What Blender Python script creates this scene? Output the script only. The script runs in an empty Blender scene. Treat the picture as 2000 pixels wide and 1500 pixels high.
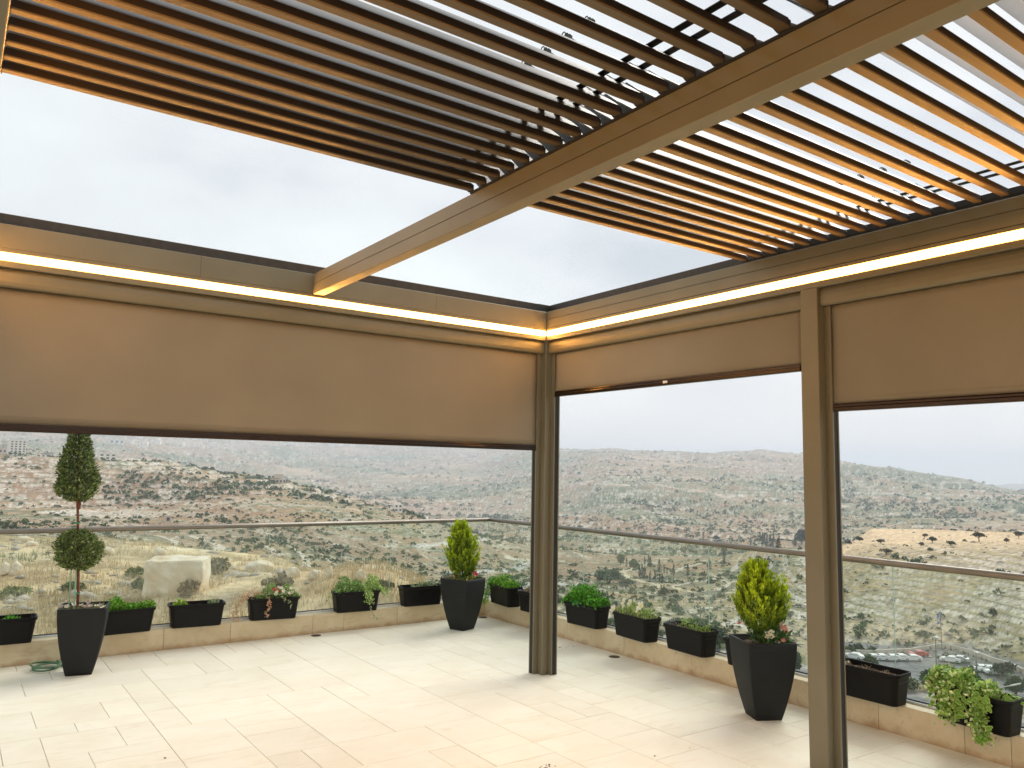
import bpy, math, random
import numpy as np
from mathutils import Vector, Matrix
rad = math.radians
scene = bpy.context.scene
COL = scene.collection

# ------------------------------------------------------------------ camera
F = np.array([0.5739, 0.8117, 0.1082]); F /= np.linalg.norm(F)
R0 = np.cross(F, [0, 0, 1]); R0 /= np.linalg.norm(R0); U0 = np.cross(R0, F)
ROLL = 0.018
Rv = R0*math.cos(ROLL) + U0*math.sin(ROLL); Uv = -R0*math.sin(ROLL) + U0*math.cos(ROLL)
CAM = np.array([-3.9633, -5.1277, 1.6]); FPX = 1552.1
cd = bpy.data.cameras.new('camera'); cam = bpy.data.objects.new('camera', cd); COL.objects.link(cam)
cam.matrix_world = Matrix(((Rv[0], Uv[0], -F[0], CAM[0]), (Rv[1], Uv[1], -F[1], CAM[1]), (Rv[2], Uv[2], -F[2], CAM[2]), (0, 0, 0, 1)))
cd.sensor_width = 36; cd.lens = 36*FPX/2000; cd.clip_start = 0.05; cd.clip_end = 30000
scene.camera = cam
# ------------------------------------------------------------------ sky, sun, exposure
SUN_EL, SUN_AZ = rad(38), rad(15)          # soft sun behind the cloud, to the right of the view
world = bpy.data.worlds.new('World'); scene.world = world; world.use_nodes = True
wn, wl = world.node_tree.nodes, world.node_tree.links; wn.clear()
sky = wn.new('ShaderNodeTexSky'); sky.sky_type = 'NISHITA'; sky.sun_disc = False
sky.sun_elevation = SUN_EL; sky.sun_rotation = math.pi/2 - SUN_AZ
tc = wn.new('ShaderNodeTexCoord'); mp = wn.new('ShaderNodeMapping'); mp.inputs['Scale'].default_value = (1, 1, 2.2)
nz = wn.new('ShaderNodeTexNoise'); nz.inputs['Scale'].default_value = 1.9; nz.inputs['Detail'].default_value = 6; nz.inputs['Roughness'].default_value = .5
cr = wn.new('ShaderNodeValToRGB')
cr.color_ramp.elements[0].position = .36; cr.color_ramp.elements[0].color = (.58, .62, .66, 1)
cr.color_ramp.elements[1].position = .62; cr.color_ramp.elements[1].color = (.87, .925, .915, 1)
e = cr.color_ramp.elements.new(.48); e.color = (.77, .80, .815, 1)
sp = wn.new('ShaderNodeSeparateXYZ')
hz = wn.new('ShaderNodeMapRange'); hz.inputs['From Min'].default_value = .2; hz.inputs['From Max'].default_value = 0.0
mixh = wn.new('ShaderNodeMixRGB'); mixh.inputs['Color2'].default_value = (1.02, .95, .91, 1)
hm = wn.new('ShaderNodeMath'); hm.operation = 'MULTIPLY'; hm.inputs[1].default_value = .8
sc_ = wn.new('ShaderNodeMixRGB'); sc_.blend_type = 'MULTIPLY'; sc_.inputs['Fac'].default_value = 1; sc_.inputs['Color2'].default_value = (.1, .1, .1, 1)
mx = wn.new('ShaderNodeMixRGB'); mx.inputs['Fac'].default_value = .93
bg = wn.new('ShaderNodeBackground'); wo = wn.new('ShaderNodeOutputWorld')
wl.new(tc.outputs['Generated'], mp.inputs['Vector']); wl.new(mp.outputs['Vector'], nz.inputs['Vector']); wl.new(nz.outputs['Fac'], cr.inputs['Fac'])
wl.new(tc.outputs['Generated'], sp.inputs['Vector']); wl.new(sp.outputs['Z'], hz.inputs['Value']); wl.new(hz.outputs['Result'], hm.inputs[0]); wl.new(hm.outputs[0], mixh.inputs['Fac'])
wl.new(cr.outputs['Color'], mixh.inputs['Color1']); wl.new(sky.outputs['Color'], sc_.inputs['Color1'])
wl.new(sc_.outputs['Color'], mx.inputs['Color1']); wl.new(mixh.outputs['Color'], mx.inputs['Color2'])
wl.new(mx.outputs['Color'], bg.inputs['Color']); bg.inputs['Strength'].default_value = .90; wl.new(bg.outputs['Background'], wo.inputs['Surface'])
sd = bpy.data.lights.new('sun', 'SUN'); sd.energy = 2.0; sd.angle = rad(40); sd.color = (1, .95, .87)
sun = bpy.data.objects.new('sun', sd); COL.objects.link(sun)
sdir = Vector((math.cos(SUN_EL)*math.cos(SUN_AZ), math.cos(SUN_EL)*math.sin(SUN_AZ), math.sin(SUN_EL)))
sun.rotation_euler = sdir.to_track_quat('Z', 'Y').to_euler()
vs = scene.view_settings; vs.view_transform = 'Standard'; vs.look = 'None'; vs.gamma = 1; vs.use_curve_mapping = False; vs.exposure = 0.40
scene.cycles.max_bounces = 8; scene.cycles.transparent_max_bounces = 24; scene.cycles.diffuse_bounces = 5
scene.cycles.volume_bounces = 1; scene.cycles.caustics_reflective = False; scene.cycles.caustics_refractive = False
scene.cycles.sample_clamp_indirect = 8

# ------------------------------------------------------------------ helpers
rng = np.random.default_rng(7); rnd = random.Random(11)
def tag(o, label=None, cat=None, group=None, kind=None):
    if label: o['label'] = label
    if cat: o['category'] = cat
    if group: o['group'] = group
    if kind: o['kind'] = kind
    return o
def empty(name, loc=(0, 0, 0), rz=0, label=None, cat=None, group=None):
    o = bpy.data.objects.new(name, None); COL.objects.link(o); o.location = loc; o.rotation_euler = (0, 0, rz); o.empty_display_size = .1
    return tag(o, label, cat, group)
def link(name, me, parent=None, loc=None):
    o = bpy.data.objects.new(name, me); COL.objects.link(o)
    if parent: o.parent = parent
    if loc is not None: o.location = loc
    return o
class MB:
    def __init__(s): s.v = []; s.f = []; s.m = []
    def add(s, vs_, fs, m=0):
        n = len(s.v); s.v += [tuple(map(float, p)) for p in vs_]; s.f += [tuple(i+n for i in f) for f in fs]; s.m += [m]*len(fs); return s
    def box(s, a, b, m=0):
        x0, y0, z0 = [min(p, q) for p, q in zip(a, b)]; x1, y1, z1 = [max(p, q) for p, q in zip(a, b)]
        return s.add([(x0, y0, z0), (x1, y0, z0), (x1, y1, z0), (x0, y1, z0), (x0, y0, z1), (x1, y0, z1), (x1, y1, z1), (x0, y1, z1)],
                     [(0, 3, 2, 1), (4, 5, 6, 7), (0, 1, 5, 4), (1, 2, 6, 5), (2, 3, 7, 6), (3, 0, 4, 7)], m)
    def prism(s, prof, fn, a, b, m=0):      # closed profile, fn(p, t) -> xyz
        n = len(prof); vs_ = [fn(p, a) for p in prof] + [fn(p, b) for p in prof]
        fs = [(i, (i+1) % n, (i+1) % n+n, i+n) for i in range(n)] + [tuple(range(n))[::-1], tuple(range(n, 2*n))]
        return s.add(vs_, fs, m)
    def loft(s, rings, m=0, caps=(True, True)):
        n = len(rings[0]); vs_ = [p for r in rings for p in r]; fs = []
        for k in range(len(rings)-1):
            for i in range(n): j = (i+1) % n; fs.append((k*n+i, k*n+j, (k+1)*n+j, (k+1)*n+i))
        if caps[0]: fs.append(tuple(range(n))[::-1])
        if caps[1]: fs.append(tuple(range((len(rings)-1)*n, len(rings)*n)))
        return s.add(vs_, fs, m)
    def tube(s, pts, r, n=8, m=0, caps=True):
        pts = [Vector(p) for p in pts]; rings = []
        for i, p in enumerate(pts):
            d = (pts[min(i+1, len(pts)-1)] - pts[max(i-1, 0)]).normalized()
            a = d.orthogonal().normalized() if i == 0 else (a - d*a.dot(d)).normalized()
            b = d.cross(a); rr = r[i] if isinstance(r, (list, tuple)) else r
            rings.append([p + (a*math.cos(t)+b*math.sin(t))*rr for t in [2*math.pi*k/n for k in range(n)]])
        return s.loft(rings, m, (caps, caps))
    def mesh(s, name, mats, smooth=False):
        me = bpy.data.meshes.new(name); me.from_pydata(s.v, [], s.f)
        for m_ in (mats if isinstance(mats, (list, tuple)) else [mats]): me.materials.append(m_)
        me.polygons.foreach_set('material_index', s.m)
        if smooth: me.polygons.foreach_set('use_smooth', [True]*len(s.f))
        me.update(); return me
    def build(s, name, mats, parent=None, smooth=False, loc=None, bevel=0, auto=False):
        o = link(name, s.mesh(name, mats, smooth), parent, loc)
        if bevel:
            b = o.modifiers.new('bevel', 'BEVEL'); b.width = bevel; b.segments = 2; b.limit_method = 'ANGLE'; b.angle_limit = rad(35)
        return o
def np_mesh(name, V, Fc, mat, col=None, smooth=False):
    V = np.asarray(V, np.float32).reshape(-1, 3); Fc = np.asarray(Fc, np.int32); k = Fc.shape[1]
    me = bpy.data.meshes.new(name); me.vertices.add(len(V)); me.vertices.foreach_set('co', V.ravel())
    me.loops.add(Fc.size); me.loops.foreach_set('vertex_index', Fc.ravel())
    me.polygons.add(len(Fc)); me.polygons.foreach_set('loop_start', np.arange(0, Fc.size, k, dtype=np.int32))
    me.materials.append(mat)
    if smooth: me.polygons.foreach_set('use_smooth', np.ones(len(Fc), bool))
    me.update(calc_edges=True)
    if col is not None:
        a = me.color_attributes.new('Col', 'FLOAT_COLOR', 'POINT'); c = np.ones((len(V), 4), np.float32); c[:, :3] = col; a.data.foreach_set('color', c.ravel())
    return me

# ------------------------------------------------------------------ materials
def mat(name, color, rough=.6, metal=0, noise=None, bump=None, col2=None, coords='Object', attr=False, emit=None, spec=.5, detail=4, transl=0, stretch=None):
    m = bpy.data.materials.new(name); m.use_nodes = True; n, l = m.node_tree.nodes, m.node_tree.links; n.clear()
    out = n.new('ShaderNodeOutputMaterial'); b = n.new('ShaderNodeBsdfPrincipled')
    b.inputs['Roughness'].default_value = rough; b.inputs['Metallic'].default_value = metal; b.inputs['Specular IOR Level'].default_value = spec
    b.inputs['Base Color'].default_value = (*color, 1); c = None
    t = n.new('ShaderNodeTexCoord'); vec = t.outputs[coords] if coords != 'World' else None
    if coords == 'World':
        g = n.new('ShaderNodeNewGeometry'); vec = g.outputs['Position']
    if stretch:
        mpn = n.new('ShaderNodeMapping'); mpn.inputs['Scale'].default_value = stretch; l.new(vec, mpn.inputs['Vector']); vec = mpn.outputs['Vector']
    if attr:
        at_ = n.new('ShaderNodeAttribute'); at_.attribute_name = 'Col'; c = at_.outputs['Color']
    if noise:
        sc, amt = noise; nt = n.new('ShaderNodeTexNoise'); nt.inputs['Scale'].default_value = sc; nt.inputs['Detail'].default_value = detail; l.new(vec, nt.inputs['Vector'])
        mr = n.new('ShaderNodeMapRange'); mr.inputs['From Min'].default_value = .3; mr.inputs['From Max'].default_value = .7
        mr.inputs['To Min'].default_value = 0; mr.inputs['To Max'].default_value = 1; l.new(nt.outputs['Fac'], mr.inputs['Value'])
        mc = n.new('ShaderNodeMixRGB')
        if attr:
            mr.inputs['To Min'].default_value = 1-amt; mr.inputs['To Max'].default_value = 1+amt
            mc.blend_type = 'MULTIPLY'; mc.inputs['Fac'].default_value = 1; l.new(c, mc.inputs['Color1']); l.new(mr.outputs['Result'], mc.inputs['Color2'])
        else:
            mc.inputs['Color1'].default_value = (*color, 1); mc.inputs['Color2'].default_value = (*(col2 or tuple(x*(1-amt) for x in color)), 1); l.new(mr.outputs['Result'], mc.inputs['Fac'])
        c = mc.outputs['Color']
    if c is not None: l.new(c, b.inputs['Base Color'])
    if bump:
        sc, st = bump; bt = n.new('ShaderNodeTexNoise'); bt.inputs['Scale'].default_value = sc; bt.inputs['Detail'].default_value = 5; l.new(vec, bt.inputs['Vector'])
        bp = n.new('ShaderNodeBump'); bp.inputs['Strength'].default_value = st; bp.inputs['Distance'].default_value = .01; l.new(bt.outputs['Fac'], bp.inputs['Height']); l.new(bp.outputs['Normal'], b.inputs['Normal'])
    if emit: b.inputs['Emission Color'].default_value = (*emit[0], 1); b.inputs['Emission Strength'].default_value = emit[1]
    sh = b.outputs['BSDF']
    if transl:
        tr = n.new('ShaderNodeBsdfTranslucent'); ms = n.new('ShaderNodeMixShader'); ms.inputs['Fac'].default_value = transl
        if c is not None: l.new(c, tr.inputs['Color'])
        else: tr.inputs['Color'].default_value = (*color, 1)
        l.new(sh, ms.inputs[1]); l.new(tr.outputs[0], ms.inputs[2]); sh = ms.outputs[0]
    l.new(sh, out.inputs['Surface']); return m
M = {}
M['paint'] = mat('taupe_aluminium', (.208, .184, .120), .42, .25, noise=(3, .12), bump=(900, .12), spec=.5)
M['louvre'] = mat('louvre_paint', (.150, .104, .056), .32, .3, noise=(5, .12), bump=(700, .12))
M['dark_metal'] = mat('dark_metal', (.05, .05, .043), .4, .3, noise=(60, .3))
M['dark_brown'] = mat('dark_brown_matt', (.022, .014, .010), .6)
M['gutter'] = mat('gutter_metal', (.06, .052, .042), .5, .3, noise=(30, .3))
M['groove'] = mat('groove_shade_and_joint', (.02, .015, .01), .8)  # near-black for the painted groove shade and the beam joints
M['led'] = mat('warm_light_strip', (1, .8, .5), .5, emit=((1, .46, .105), 34.0))
M['fabric'] = mat('blind_fabric', (.335, .29, .215), .85, noise=(2.2, .10), bump=(420, .3), spec=.2, transl=.16)
M['barmat'] = mat('blind_bar', (.03, .019, .013), .25, .6)
M['rail'] = mat('handrail_metal', (.27, .24, .2), .38, .65, noise=(8, .2))
M['channel'] = mat('glass_channel', (.80, .84, .86), .4, .2)
M['gasket'] = mat('rubber', (.012, .012, .013), .6)
M['white'] = mat('white_clip', (.8, .76, .72), .5)
M['plastic'] = mat('black_planter_plastic', (.005, .005, .0052), .45, noise=(14, .5), bump=(90, .15), spec=.22)
M['pot'] = mat('charcoal_pot', (.012, .014, .0135), .6, noise=(18, .35), bump=(1, .35), spec=.3, stretch=(8, 8, 150))
M['soil'] = mat('potting_soil', (.035, .02, .013), .95, noise=(60, .75), bump=(80, 1.2), col2=(.13, .085, .055))
M['leaf'] = mat('leaf', (.1, .2, .05), .5, attr=True, transl=.28, spec=.35)
M['petal'] = mat('petal', (.8, .8, .8), .6, attr=True, transl=.25, spec=.2)
M['bark'] = mat('reddish_bark', (.22, .075, .035), .8, noise=(40, .5), bump=(90, .6))
M['tie'] = mat('green_tie', (.02, .32, .14), .5)
M['stake'] = mat('pale_green_stake', (.25, .42, .30), .6)
M['hose'] = mat('green_hose', (.10, .19, .10), .5)
M['brass'] = mat('drain_metal', (.10, .055, .03), .45, .5, noise=(120, .6))
M['mortar'] = mat('joint_mortar', (.60, .46, .30), .95, noise=(20, .3))

def stone_mat(name, base, alt, vein, sc=1.0, stain=None):
    m = bpy.data.materials.new(name); m.use_nodes = True; n, l = m.node_tree.nodes, m.node_tree.links; b = n['Principled BSDF']
    g = n.new('ShaderNodeNewGeometry'); oi = n.new('ShaderNodeObjectInfo')
    off = n.new('ShaderNodeVectorMath'); off.operation = 'MULTIPLY_ADD'; off.inputs[1].default_value = (1, 1, 1)
    rs = n.new('ShaderNodeMath'); rs.operation = 'MULTIPLY'; rs.inputs[1].default_value = 7.0; l.new(oi.outputs['Random'], rs.inputs[0])
    l.new(g.outputs['Position'], off.inputs[0]); l.new(rs.outputs[0], off.inputs[2])
    n1 = n.new('ShaderNodeTexNoise'); n1.inputs['Scale'].default_value = 2.2*sc; n1.inputs['Detail'].default_value = 7; n1.inputs['Roughness'].default_value = .62; n1.inputs['Distortion'].default_value = .6
    l.new(off.outputs[0], n1.inputs['Vector'])
    mp_ = n.new('ShaderNodeMapping'); mp_.inputs['Scale'].default_value = (3.2*sc, 14*sc, 8*sc); mp_.inputs['Rotation'].default_value = (0, 0, .25); l.new(off.outputs[0], mp_.inputs['Vector'])
    n2 = n.new('ShaderNodeTexNoise'); n2.inputs['Scale'].default_value = 1.0; n2.inputs['Detail'].default_value = 6; n2.inputs['Distortion'].default_value = 1.2; l.new(mp_.outputs[0], n2.inputs['Vector'])
    r1 = n.new('ShaderNodeValToRGB'); r1.color_ramp.elements[0].position = .33; r1.color_ramp.elements[0].color = (*alt, 1); r1.color_ramp.elements[1].position = .62; r1.color_ramp.elements[1].color = (*base, 1); l.new(n1.outputs['Fac'], r1.inputs['Fac'])
    r2 = n.new('ShaderNodeMapRange'); r2.inputs['From Min'].default_value = .56; r2.inputs['From Max'].default_value = .78; r2.inputs['To Max'].default_value = .55; l.new(n2.outputs['Fac'], r2.inputs['Value'])
    mv = n.new('ShaderNodeMixRGB'); mv.inputs['Color2'].default_value = (*vein, 1); l.new(r2.outputs[0], mv.inputs['Fac']); l.new(r1.outputs['Color'], mv.inputs['Color1'])
    tv = n.new('ShaderNodeMapRange'); tv.inputs['To Min'].default_value = .96; tv.inputs['To Max'].default_value = 1.02; l.new(oi.outputs['Random'], tv.inputs['Value'])
    mm = n.new('ShaderNodeMixRGB'); mm.blend_type = 'MULTIPLY'; mm.inputs['Fac'].default_value = 1; l.new(mv.outputs[0], mm.inputs['Color1']); l.new(tv.outputs[0], mm.inputs['Color2'])
    cfin = mm.outputs[0]
    if stain:
        sx = n.new('ShaderNodeSeparateXYZ'); l.new(g.outputs['Position'], sx.inputs[0])
        n3 = n.new('ShaderNodeTexNoise'); n3.inputs['Scale'].default_value = 9; n3.inputs['Detail'].default_value = 5; l.new(g.outputs['Position'], n3.inputs['Vector'])
        ad = n.new('ShaderNodeMath'); ad.operation = 'MULTIPLY_ADD'; ad.inputs[1].default_value = .16; l.new(n3.outputs['Fac'], ad.inputs[0]); l.new(sx.outputs['Z'], ad.inputs[2])
        ms_ = n.new('ShaderNodeMapRange'); ms_.inputs['From Min'].default_value = .125; ms_.inputs['From Max'].default_value = .075; ms_.inputs['To Max'].default_value = .6; l.new(ad.outputs[0], ms_.inputs['Value'])
        m3 = n.new('ShaderNodeMixRGB'); m3.inputs['Color2'].default_value = (*stain, 1); l.new(ms_.outputs[0], m3.inputs['Fac']); l.new(cfin, m3.inputs['Color1']); cfin = m3.outputs[0]
    l.new(cfin, b.inputs['Base Color']); b.inputs['Roughness'].default_value = .5; b.inputs['Specular IOR Level'].default_value = .4
    bp = n.new('ShaderNodeBump'); bp.inputs['Strength'].default_value = .12; bp.inputs['Distance'].default_value = .004; l.new(n1.outputs['Fac'], bp.inputs['Height']); l.new(bp.outputs[0], b.inputs['Normal'])
    return m
M['tile'] = stone_mat('cream_floor_stone', (.85, .80, .665), (.80, .735, .585), (.70, .60, .43))
M['kerbstone'] = stone_mat('honey_kerb_stone', (.74, .635, .43), (.66, .53, .33), (.46, .31, .15), 2.0, stain=(.40, .22, .09))

# glass
g_ = bpy.data.materials.new('balustrade_glass'); g_.use_nodes = True; n, l = g_.node_tree.nodes, g_.node_tree.links; n.clear()
out = n.new('ShaderNodeOutputMaterial'); tr = n.new('ShaderNodeBsdfTransparent'); tr.inputs['Color'].default_value = (.94, .98, .96, 1)
gl = n.new('ShaderNodeBsdfGlossy'); gl.inputs['Roughness'].default_value = .01; gl.inputs['Color'].default_value = (.85, .95, .92, 1)
fr = n.new('ShaderNodeFresnel'); fr.inputs['IOR'].default_value = 1.5; ms = n.new('ShaderNodeMixShader')
gb_ = n.new('ShaderNodeNewGeometry'); iv = n.new('ShaderNodeMath'); iv.operation = 'SUBTRACT'; iv.inputs[0].default_value = 1.7; l.new(gb_.outputs['Backfacing'], iv.inputs[1])
mf = n.new('ShaderNodeMath'); mf.operation = 'MULTIPLY'; iv2 = n.new('ShaderNodeMath'); iv2.operation = 'GREATER_THAN'; iv2.inputs[1].default_value = 1.0; l.new(iv.outputs[0], iv2.inputs[0]); l.new(iv2.outputs[0], mf.inputs[1]); l.new(fr.outputs[0], mf.inputs[0])
mf2 = n.new('ShaderNodeMath'); mf2.operation = 'MULTIPLY'; mf2.inputs[1].default_value = 1.8; l.new(mf.outputs[0], mf2.inputs[0])
l.new(mf2.outputs[0], ms.inputs['Fac']); l.new(tr.outputs[0], ms.inputs[1]); l.new(gl.outputs[0], ms.inputs[2])
df = n.new('ShaderNodeBsdfDiffuse'); df.inputs['Color'].default_value = (.8, .85, .8, 1); nd = n.new('ShaderNodeTexNoise'); nd.inputs['Scale'].default_value = 3; nd.inputs['Detail'].default_value = 8
mrd = n.new('ShaderNodeMapRange'); mrd.inputs['From Min'].default_value = .4; mrd.inputs['From Max'].default_value = .8; mrd.inputs['To Min'].default_value = .02; mrd.inputs['To Max'].default_value = .09
l.new(nd.outputs['Fac'], mrd.inputs['Value']); ms2 = n.new('ShaderNodeMixShader'); l.new(mrd.outputs[0], ms2.inputs['Fac']); l.new(ms.outputs[0], ms2.inputs[1]); l.new(df.outputs[0], ms2.inputs[2])
l.new(ms2.outputs[0], out.inputs['Surface']); M['glass'] = g_
M['glass_edge'] = mat('glass_edge', (.45, .66, .60), .3)

# ------------------------------------------------------------------ geometry of rays (photo column/row -> direction) used to lay the far land out
def ray(u, v):
    return F + Rv*((u-1000)/FPX) - Uv*((v-750)/FPX)
def az_of(u, v=920):
    d = ray(u, v); return math.atan2(d[1], d[0])
def slope(u, v):
    d = ray(u, v); return d[2]/math.hypot(d[0], d[1])
# ------------------------------------------------------------------ terrain
COLS = [-500, 0, 250, 500, 750, 900, 1050, 1200, 1400, 1570, 1700, 1850, 2000, 2500]
Vv = lambda r, v: ('v', r, v)
Zz = lambda r, z: ('z', r, z)
left = lambda c, e, f, g, h, i, j, k: [Zz(6, -3.4), Zz(14, -3.6), Vv(c[0]*.55, c[2]), Vv(c[0], c[1]), Zz(110, -34), e, f, g, h, i, j, k, Zz(5200, -60), Zz(7600, -80), Zz(12000, -400)]
KN = {
 -500: left((62, 1040, 1110), Vv(300, 1020), Vv(600, 980), Vv(1000, 880), Zz(1400, 5), Vv(2000, 860), Vv(2600, 840), Vv(3400, 825)),
 0:    left((60, 1044, 1118), Vv(300, 1040), Vv(600, 985), Vv(1000, 889), Zz(1400, 8), Vv(2000, 876), Vv(2600, 860), Vv(3400, 838)),
 250:  left((56, 1064, 1128), Vv(300, 1058), Vv(600, 990), Vv(1000, 896), Zz(1500, -4), Vv(2200, 886), Vv(2800, 868), Vv(3600, 848)),
 500:  left((50, 1090, 1140), Vv(280, 1082), Vv(520, 1010), Vv(850, 934), Zz(1350, -50), Vv(2200, 925), Vv(2900, 890), Vv(3700, 860)),
 750:  left((40, 1138, 1170), Vv(260, 1120), Vv(450, 1055), Vv(700, 992), Zz(1150, -75), Vv(2000, 970), Vv(2800, 912), Vv(3700, 866)),
 900:  [Zz(6, -4.5), Zz(14, -5), Vv(22, 1215), Vv(33, 1186), Zz(110, -36), Vv(240, 1150), Vv(400, 1092), Vv(620, 1036), Zz(1050, -85), Vv(1700, 1000), Vv(2600, 925), Vv(3600, 873), Zz(5200, -60), Zz(7600, -80), Zz(12000, -400)],
 1050: [Zz(6, -20), Zz(14, -26), Zz(60, -36), Zz(130, -38), Zz(180, -39), Vv(230, 1175), Vv(380, 1112), Vv(600, 1062), Zz(950, -80), Vv(1500, 1005), Vv(2400, 918), Vv(3400, 881), Zz(5200, -60), Zz(7600, -80), Zz(12000, -400)],
 1200: [Zz(6, -38), Zz(14, -38), Zz(60, -39), Zz(130, -40), Zz(205, -40), Vv(240, 1200), Vv(360, 1132), Vv(600, 1078), Zz(880, -75), Vv(1400, 1000), Vv(2200, 908), Vv(3300, 883), Zz(5000, -40), Zz(7600, -80), Zz(12000, -400)],
 1400: [Zz(6, -40), Zz(14, -40), Zz(60, -40), Zz(130, -40), Zz(208, -40), Vv(235, 1215), Vv(320, 1150), Vv(500, 1092), Zz(760, -72), Vv(1300, 1015), Vv(2100, 925), Vv(3000, 890), Zz(4700, -40), Zz(7600, -80), Zz(12000, -400)],
 1570: [Zz(6, -40), Zz(14, -40), Zz(60, -40), Zz(130, -40), Zz(210, -40), Vv(236, 1220), Vv(290, 1150), Vv(400, 1078), Zz(640, -70), Vv(1200, 1030), Vv(2000, 950), Vv(2800, 889), Zz(4500, -40), Zz(7600, 40), Zz(12000, -400)],
 1700: [Zz(6, -40), Zz(14, -40), Zz(60, -40), Zz(130, -40), Zz(212, -40), Vv(234, 1230), Vv(270, 1155), Vv(345, 1064), Vv(450, 1040), Vv(1050, 1043), Vv(1700, 975), Vv(2500, 913), Zz(4300, -40), Vv(7600, 948), Zz(12000, -400)],
 1850: [Zz(6, -40), Zz(14, -40), Zz(60, -40), Zz(130, -40), Zz(206, -40), Vv(228, 1240), Vv(262, 1160), Vv(330, 1069), Vv(450, 1042), Vv(1050, 1047), Vv(1600, 995), Vv(2400, 935), Zz(4300, -60), Vv(7600, 953), Zz(12000, -400)],
 2000: [Zz(6, -40), Zz(14, -40), Zz(60, -40), Zz(130, -40), Zz(196, -40), Vv(218, 1250), Vv(255, 1165), Vv(320, 1074), Vv(450, 1045), Vv(1050, 1050), Vv(1500, 1010), Vv(2200, 960), Zz(4300, -90), Vv(7600, 944), Zz(12000, -400)],
 2500: [Zz(6, -40), Zz(14, -40), Zz(60, -40), Zz(130, -40), Zz(190, -40), Vv(215, 1260), Vv(250, 1175), Vv(320, 1084), Vv(450, 1060), Vv(1050, 1062), Vv(1500, 1030), Vv(2200, 1000), Zz(4300, -90), Vv(7600, 950), Zz(12000, -400)],
}
kaz, kr, kz = [], [], []
for u in COLS:
    kaz.append(az_of(u)); rr, zz = [], []
    for kk in KN[u]:
        rk = kk[1]
        if 1400 < rk < 4200: rk = rk*(rk/1400)**.55
        elif 4200 <= rk < 6000: rk = rk*1.62
        elif 6000 <= rk < 9000: rk = rk*1.3
        rr.append(rk); zz.append(kk[2] if kk[0] == 'z' else CAM[2] + rk*slope(u, kk[2]))
    kr.append(rr); kz.append(zz)
kaz = np.array(kaz)[::-1]; kr = np.log(np.array(kr))[::-1]; kz = np.array(kz)[::-1]
# close the circle behind the camera with the averages of both ends
def seam(x): return x
kaz = np.concatenate([[kaz[0]-1.2], kaz, [kaz[-1]+1.2]]); kr = np.vstack([kr[0], kr, kr[-1]]); kz = np.vstack([kz[0], kz, kz[-1]])
def pchip(X, Y, x):      # rows of knots, monotone cubic
    h = np.diff(X, axis=-1); d = np.diff(Y, axis=-1)/h
    m = np.zeros_like(Y); a, b = d[..., :-1], d[..., 1:]
    same = a*b > 0; den = np.where(same, a+b, 1); m[..., 1:-1] = np.where(same, 2*a*b/den, 0); m[..., 0] = d[..., 0]; m[..., -1] = d[..., -1]
    n_ = X.shape[-1]; idx = np.clip((x[..., :, None] >= X[..., None, :]).sum(-1)-1, 0, n_-2)
    tk = lambda A: np.take_along_axis(A, idx, -1)
    x0 = tk(X); hh = tk(h); t = (x-x0)/hh; y0 = tk(Y); y1 = np.take_along_axis(Y, idx+1, -1); m0 = tk(m); m1 = np.take_along_axis(m, idx+1, -1)
    return (2*t**3-3*t**2+1)*y0 + (t**3-2*t**2+t)*hh*m0 + (-2*t**3+3*t**2)*y1 + (t**3-t**2)*hh*m1
def hashn(ix, iy, s):
    h = (ix.astype(np.int64)*374761393 + iy.astype(np.int64)*668265263 + s*974634777) & 0x7fffffff
    h = ((h ^ (h >> 13))*1274126177) & 0x7fffffff
    return ((h ^ (h >> 16)) & 0xffff)/65535.0
def vnoise(x, y, s=0):
    ix, iy = np.floor(x), np.floor(y); fx, fy = x-ix, y-iy; fx = fx*fx*(3-2*fx); fy = fy*fy*(3-2*fy)
    a = hashn(ix, iy, s); b = hashn(ix+1, iy, s); c = hashn(ix, iy+1, s); d = hashn(ix+1, iy+1, s)
    return (a*(1-fx)+b*fx)*(1-fy) + (c*(1-fx)+d*fx)*fy
def fbm(x, y, s=0, o=4):
    t = 0; a = .5
    for k in range(o): t = t + a*(vnoise(x, y, s+k)-.5); x = x*2.03+11.3; y = y*2.03+5.7; a *= .5
    return t*2
AZ_IN = np.linspace(rad(19), rad(93), 1080)
AZ = np.concatenate([np.linspace(rad(-85), rad(18.5), 70), AZ_IN, np.linspace(rad(94), rad(200), 60), ])
LR = np.concatenate([np.linspace(math.log(6.0), math.log(13), 20, endpoint=False), np.linspace(math.log(13), math.log(70), 110, endpoint=False), np.linspace(math.log(70), math.log(205), 46, endpoint=False),
                     np.linspace(math.log(205), math.log(460), 170, endpoint=False), np.linspace(math.log(460), math.log(6300), 330, endpoint=False), np.linspace(math.log(6300), math.log(11500), 30)])
NR = len(LR)
def knots_at(az):
    j = np.clip(np.searchsorted(kaz, az)-1, 0, len(kaz)-2); t = np.clip((az-kaz[j])/(kaz[j+1]-kaz[j]), 0, 1); t = t*t*(3-2*t)*.55 + t*.45
    return kr[j]*(1-t[:, None]) + kr[j+1]*t[:, None], kz[j]*(1-t[:, None]) + kz[j+1]*t[:, None]
kra, kza = knots_at(AZ)
Zt = pchip(kra, kza, np.broadcast_to(LR, (len(AZ), NR)))
RR = np.exp(LR)[None, :]; XX = CAM[0] + np.cos(AZ)[:, None]*RR; YY = CAM[1] + np.sin(AZ)[:, None]*RR
far = np.clip((RR-215)/120, 0, 1)
near = np.clip((95-RR)/40, 0, 1)*(Zt > -30)
far2 = np.clip((RR-300)/150, .12, 1)*far
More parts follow.
